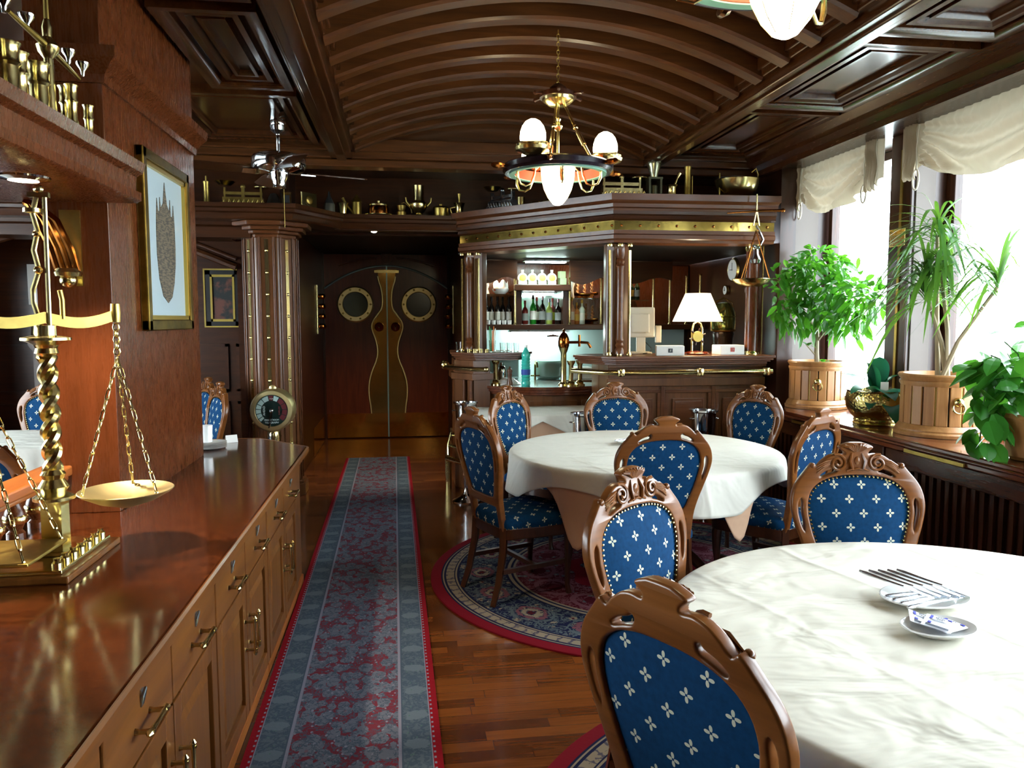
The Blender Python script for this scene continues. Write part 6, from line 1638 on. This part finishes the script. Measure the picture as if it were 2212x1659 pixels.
for i in range(46):
    u = R.random(); p = Vector((-.18-.05*u+R.uniform(-.05,.05), .12+R.uniform(-.12,.10), .38-.52*u))
    a2 = R.uniform(0,2*PI); leaf(m, p, (math.cos(a2),math.sin(a2),-1.2), R.uniform(.09,.15), R.uniform(.035,.052), .1, n=4, roll=R.uniform(-.8,.8))
st.tube([(0,0,.1),(-.12,.08,.35),(-.2,.12,.2),(-.22,.12,-.12)], .004, 5)
obj('foliage', m, LEAF_D, t, smooth=0, flipfix=False); obj('vine_stem', st, LEAF_B, t)

# ------------------------------------------------------------------ ice buckets and stand
def bucket(x, y, z, r, label):
    t = thing('ice_bucket', label, 'ice bucket', (x,y,z), 0, 'steel ice buckets')
    obj('bucket', MB().lathe([(0,0),(r*.7,0),(r*.78,.03),(r*.82,.10),(r*.84,.105),(r*.86,.12),(r*.95,.26),(r*1.08,.27),(r*1.08,.285),(r*.92,.28),(r*.8,.1),(0,.05)], 28), STEEL, t)
    for s in (-1,1): obj('handle', MB().ring([(.02+.004*math.cos(i*PI/3), .004*math.sin(i*PI/3)) for i in range(6)], 14, (s*r*.98,0,.21)), STEEL, t)
t = thing('bucket_stand', 'polished steel ice bucket stand with round foot left of bar table', 'stand', (.535,6.62,0))
obj('foot', MB().lathe([(0,0),(.12,0),(.122,.012),(.10,.025),(.05,.05),(.025,.08),(.02,.12),(0,.12)], 36), STEEL, t)
obj('pole', MB().tube([(0,0,.10),(0,0,.57)], .017, 12), STEEL, t)
obj('holder_ring', MB().lathe([(0,.57),(.075,.57),(.08,.585),(.075,.6),(0,.6)], 24), STEEL, t)
bucket(.535, 6.62, .60, .10, 'steel ice bucket on the stand at the bar end')
t = thing('bucket_stand', 'steel bucket stand mostly hidden behind the square table', 'stand', (1.42,5.93,0), 0)
obj('foot', MB().lathe([(0,0),(.12,0),(.122,.012),(.05,.05),(.02,.10),(0,.10)], 28), STEEL, t); obj('pole', MB().tube([(0,0,.08),(0,0,.54)], .017, 10), STEEL, t); obj('holder_ring', MB().lathe([(0,.54),(.075,.54),(.08,.56),(.075,.57),(0,.57)], 24), STEEL, t)
t['label'] = 'steel bucket stand between square table and bar corner'; 
t.location = (1.42,5.93,0)
bucket(1.42, 5.93, .57, .095, 'steel ice bucket between square table and the chair facing viewer')
t2 = dup(t, (2.46,6.0,0), 0, 'steel bucket stand behind the middle table near window end')
bucket(2.46, 6.0, .57, .11, 'steel ice bucket left of the chair under the tree planter')

# ------------------------------------------------------------------ outside and light
struct('ground_outside', MB().box(3.9,30,-20,40,-.6,-.5).box(-30,-5.4,-20,40,-.6,-.5), plain('pale_paving', '#b9bdb8', .9), smooth=0)
w = bpy.data.worlds.new('world'); sc.world = w; w.use_nodes = True; nt = w.node_tree
bg = nt.nodes['Background']; bg.inputs['Color'].default_value = (.84,.905,1.0,1); bg.inputs['Strength'].default_value = 19.0
def area(name, loc, rot, sx, sy, power=0, col=(1,1,1), portal=False):
    l = bpy.data.lights.new(name, 'AREA'); l.shape = 'RECTANGLE'; l.size = sx; l.size_y = sy; l.energy = power; l.color = col
    o = bpy.data.objects.new(name, l); COL.objects.link(o); o.location = loc; o.rotation_euler = rot
    if portal: l.cycles.is_portal = True
    return o
def spot(name, loc, to, power, size, blend=.4, col=(1,.84,.62), r=.03):
    l = bpy.data.lights.new(name, 'SPOT'); l.energy = power; l.spot_size = rad(size); l.spot_blend = blend; l.color = col; l.shadow_soft_size = r
    o = bpy.data.objects.new(name, l); COL.objects.link(o); o.location = loc
    o.rotation_euler = (Vector(to)-Vector(loc)).to_track_quat('-Z','Y').to_euler(); return o
def point(name, loc, power, col=(1,.85,.6), r=.04):
    l = bpy.data.lights.new(name, 'POINT'); l.energy = power; l.color = col; l.shadow_soft_size = r
    o = bpy.data.objects.new(name, l); COL.objects.link(o); o.location = loc; return o
spot('overhead_spot', (-1.181,2.653,2.03), (-1.08,2.7,.83), 150, 110, .5)
spot('door_spot', (-.262,7.54,2.42), (-.25,8.7,0), 120, 92, .6)
for x, y in ((1.05,6.72),(1.35,6.36),(.75,7.06)):
    o = obj('canopy_downlight', MB().sphere((0,0,0), .018, 10, 6, 1, 1, .4), SPOT, loc=(x,y-.0,2.452)) if 0 else None
for x, y in ((1.0,8.35),(2.05,8.3),(2.6,8.3)): point('bay_light', (x,y,2.08), 5, (1,.78,.5))
point('lamp_bulb_light', (2.52,6.33,1.70), 14)
sc.view_settings.view_transform = 'Standard'; sc.view_settings.look = 'None'; sc.view_settings.exposure = 0.12; sc.view_settings.gamma = 1.0
sc.view_settings.use_curve_mapping = False
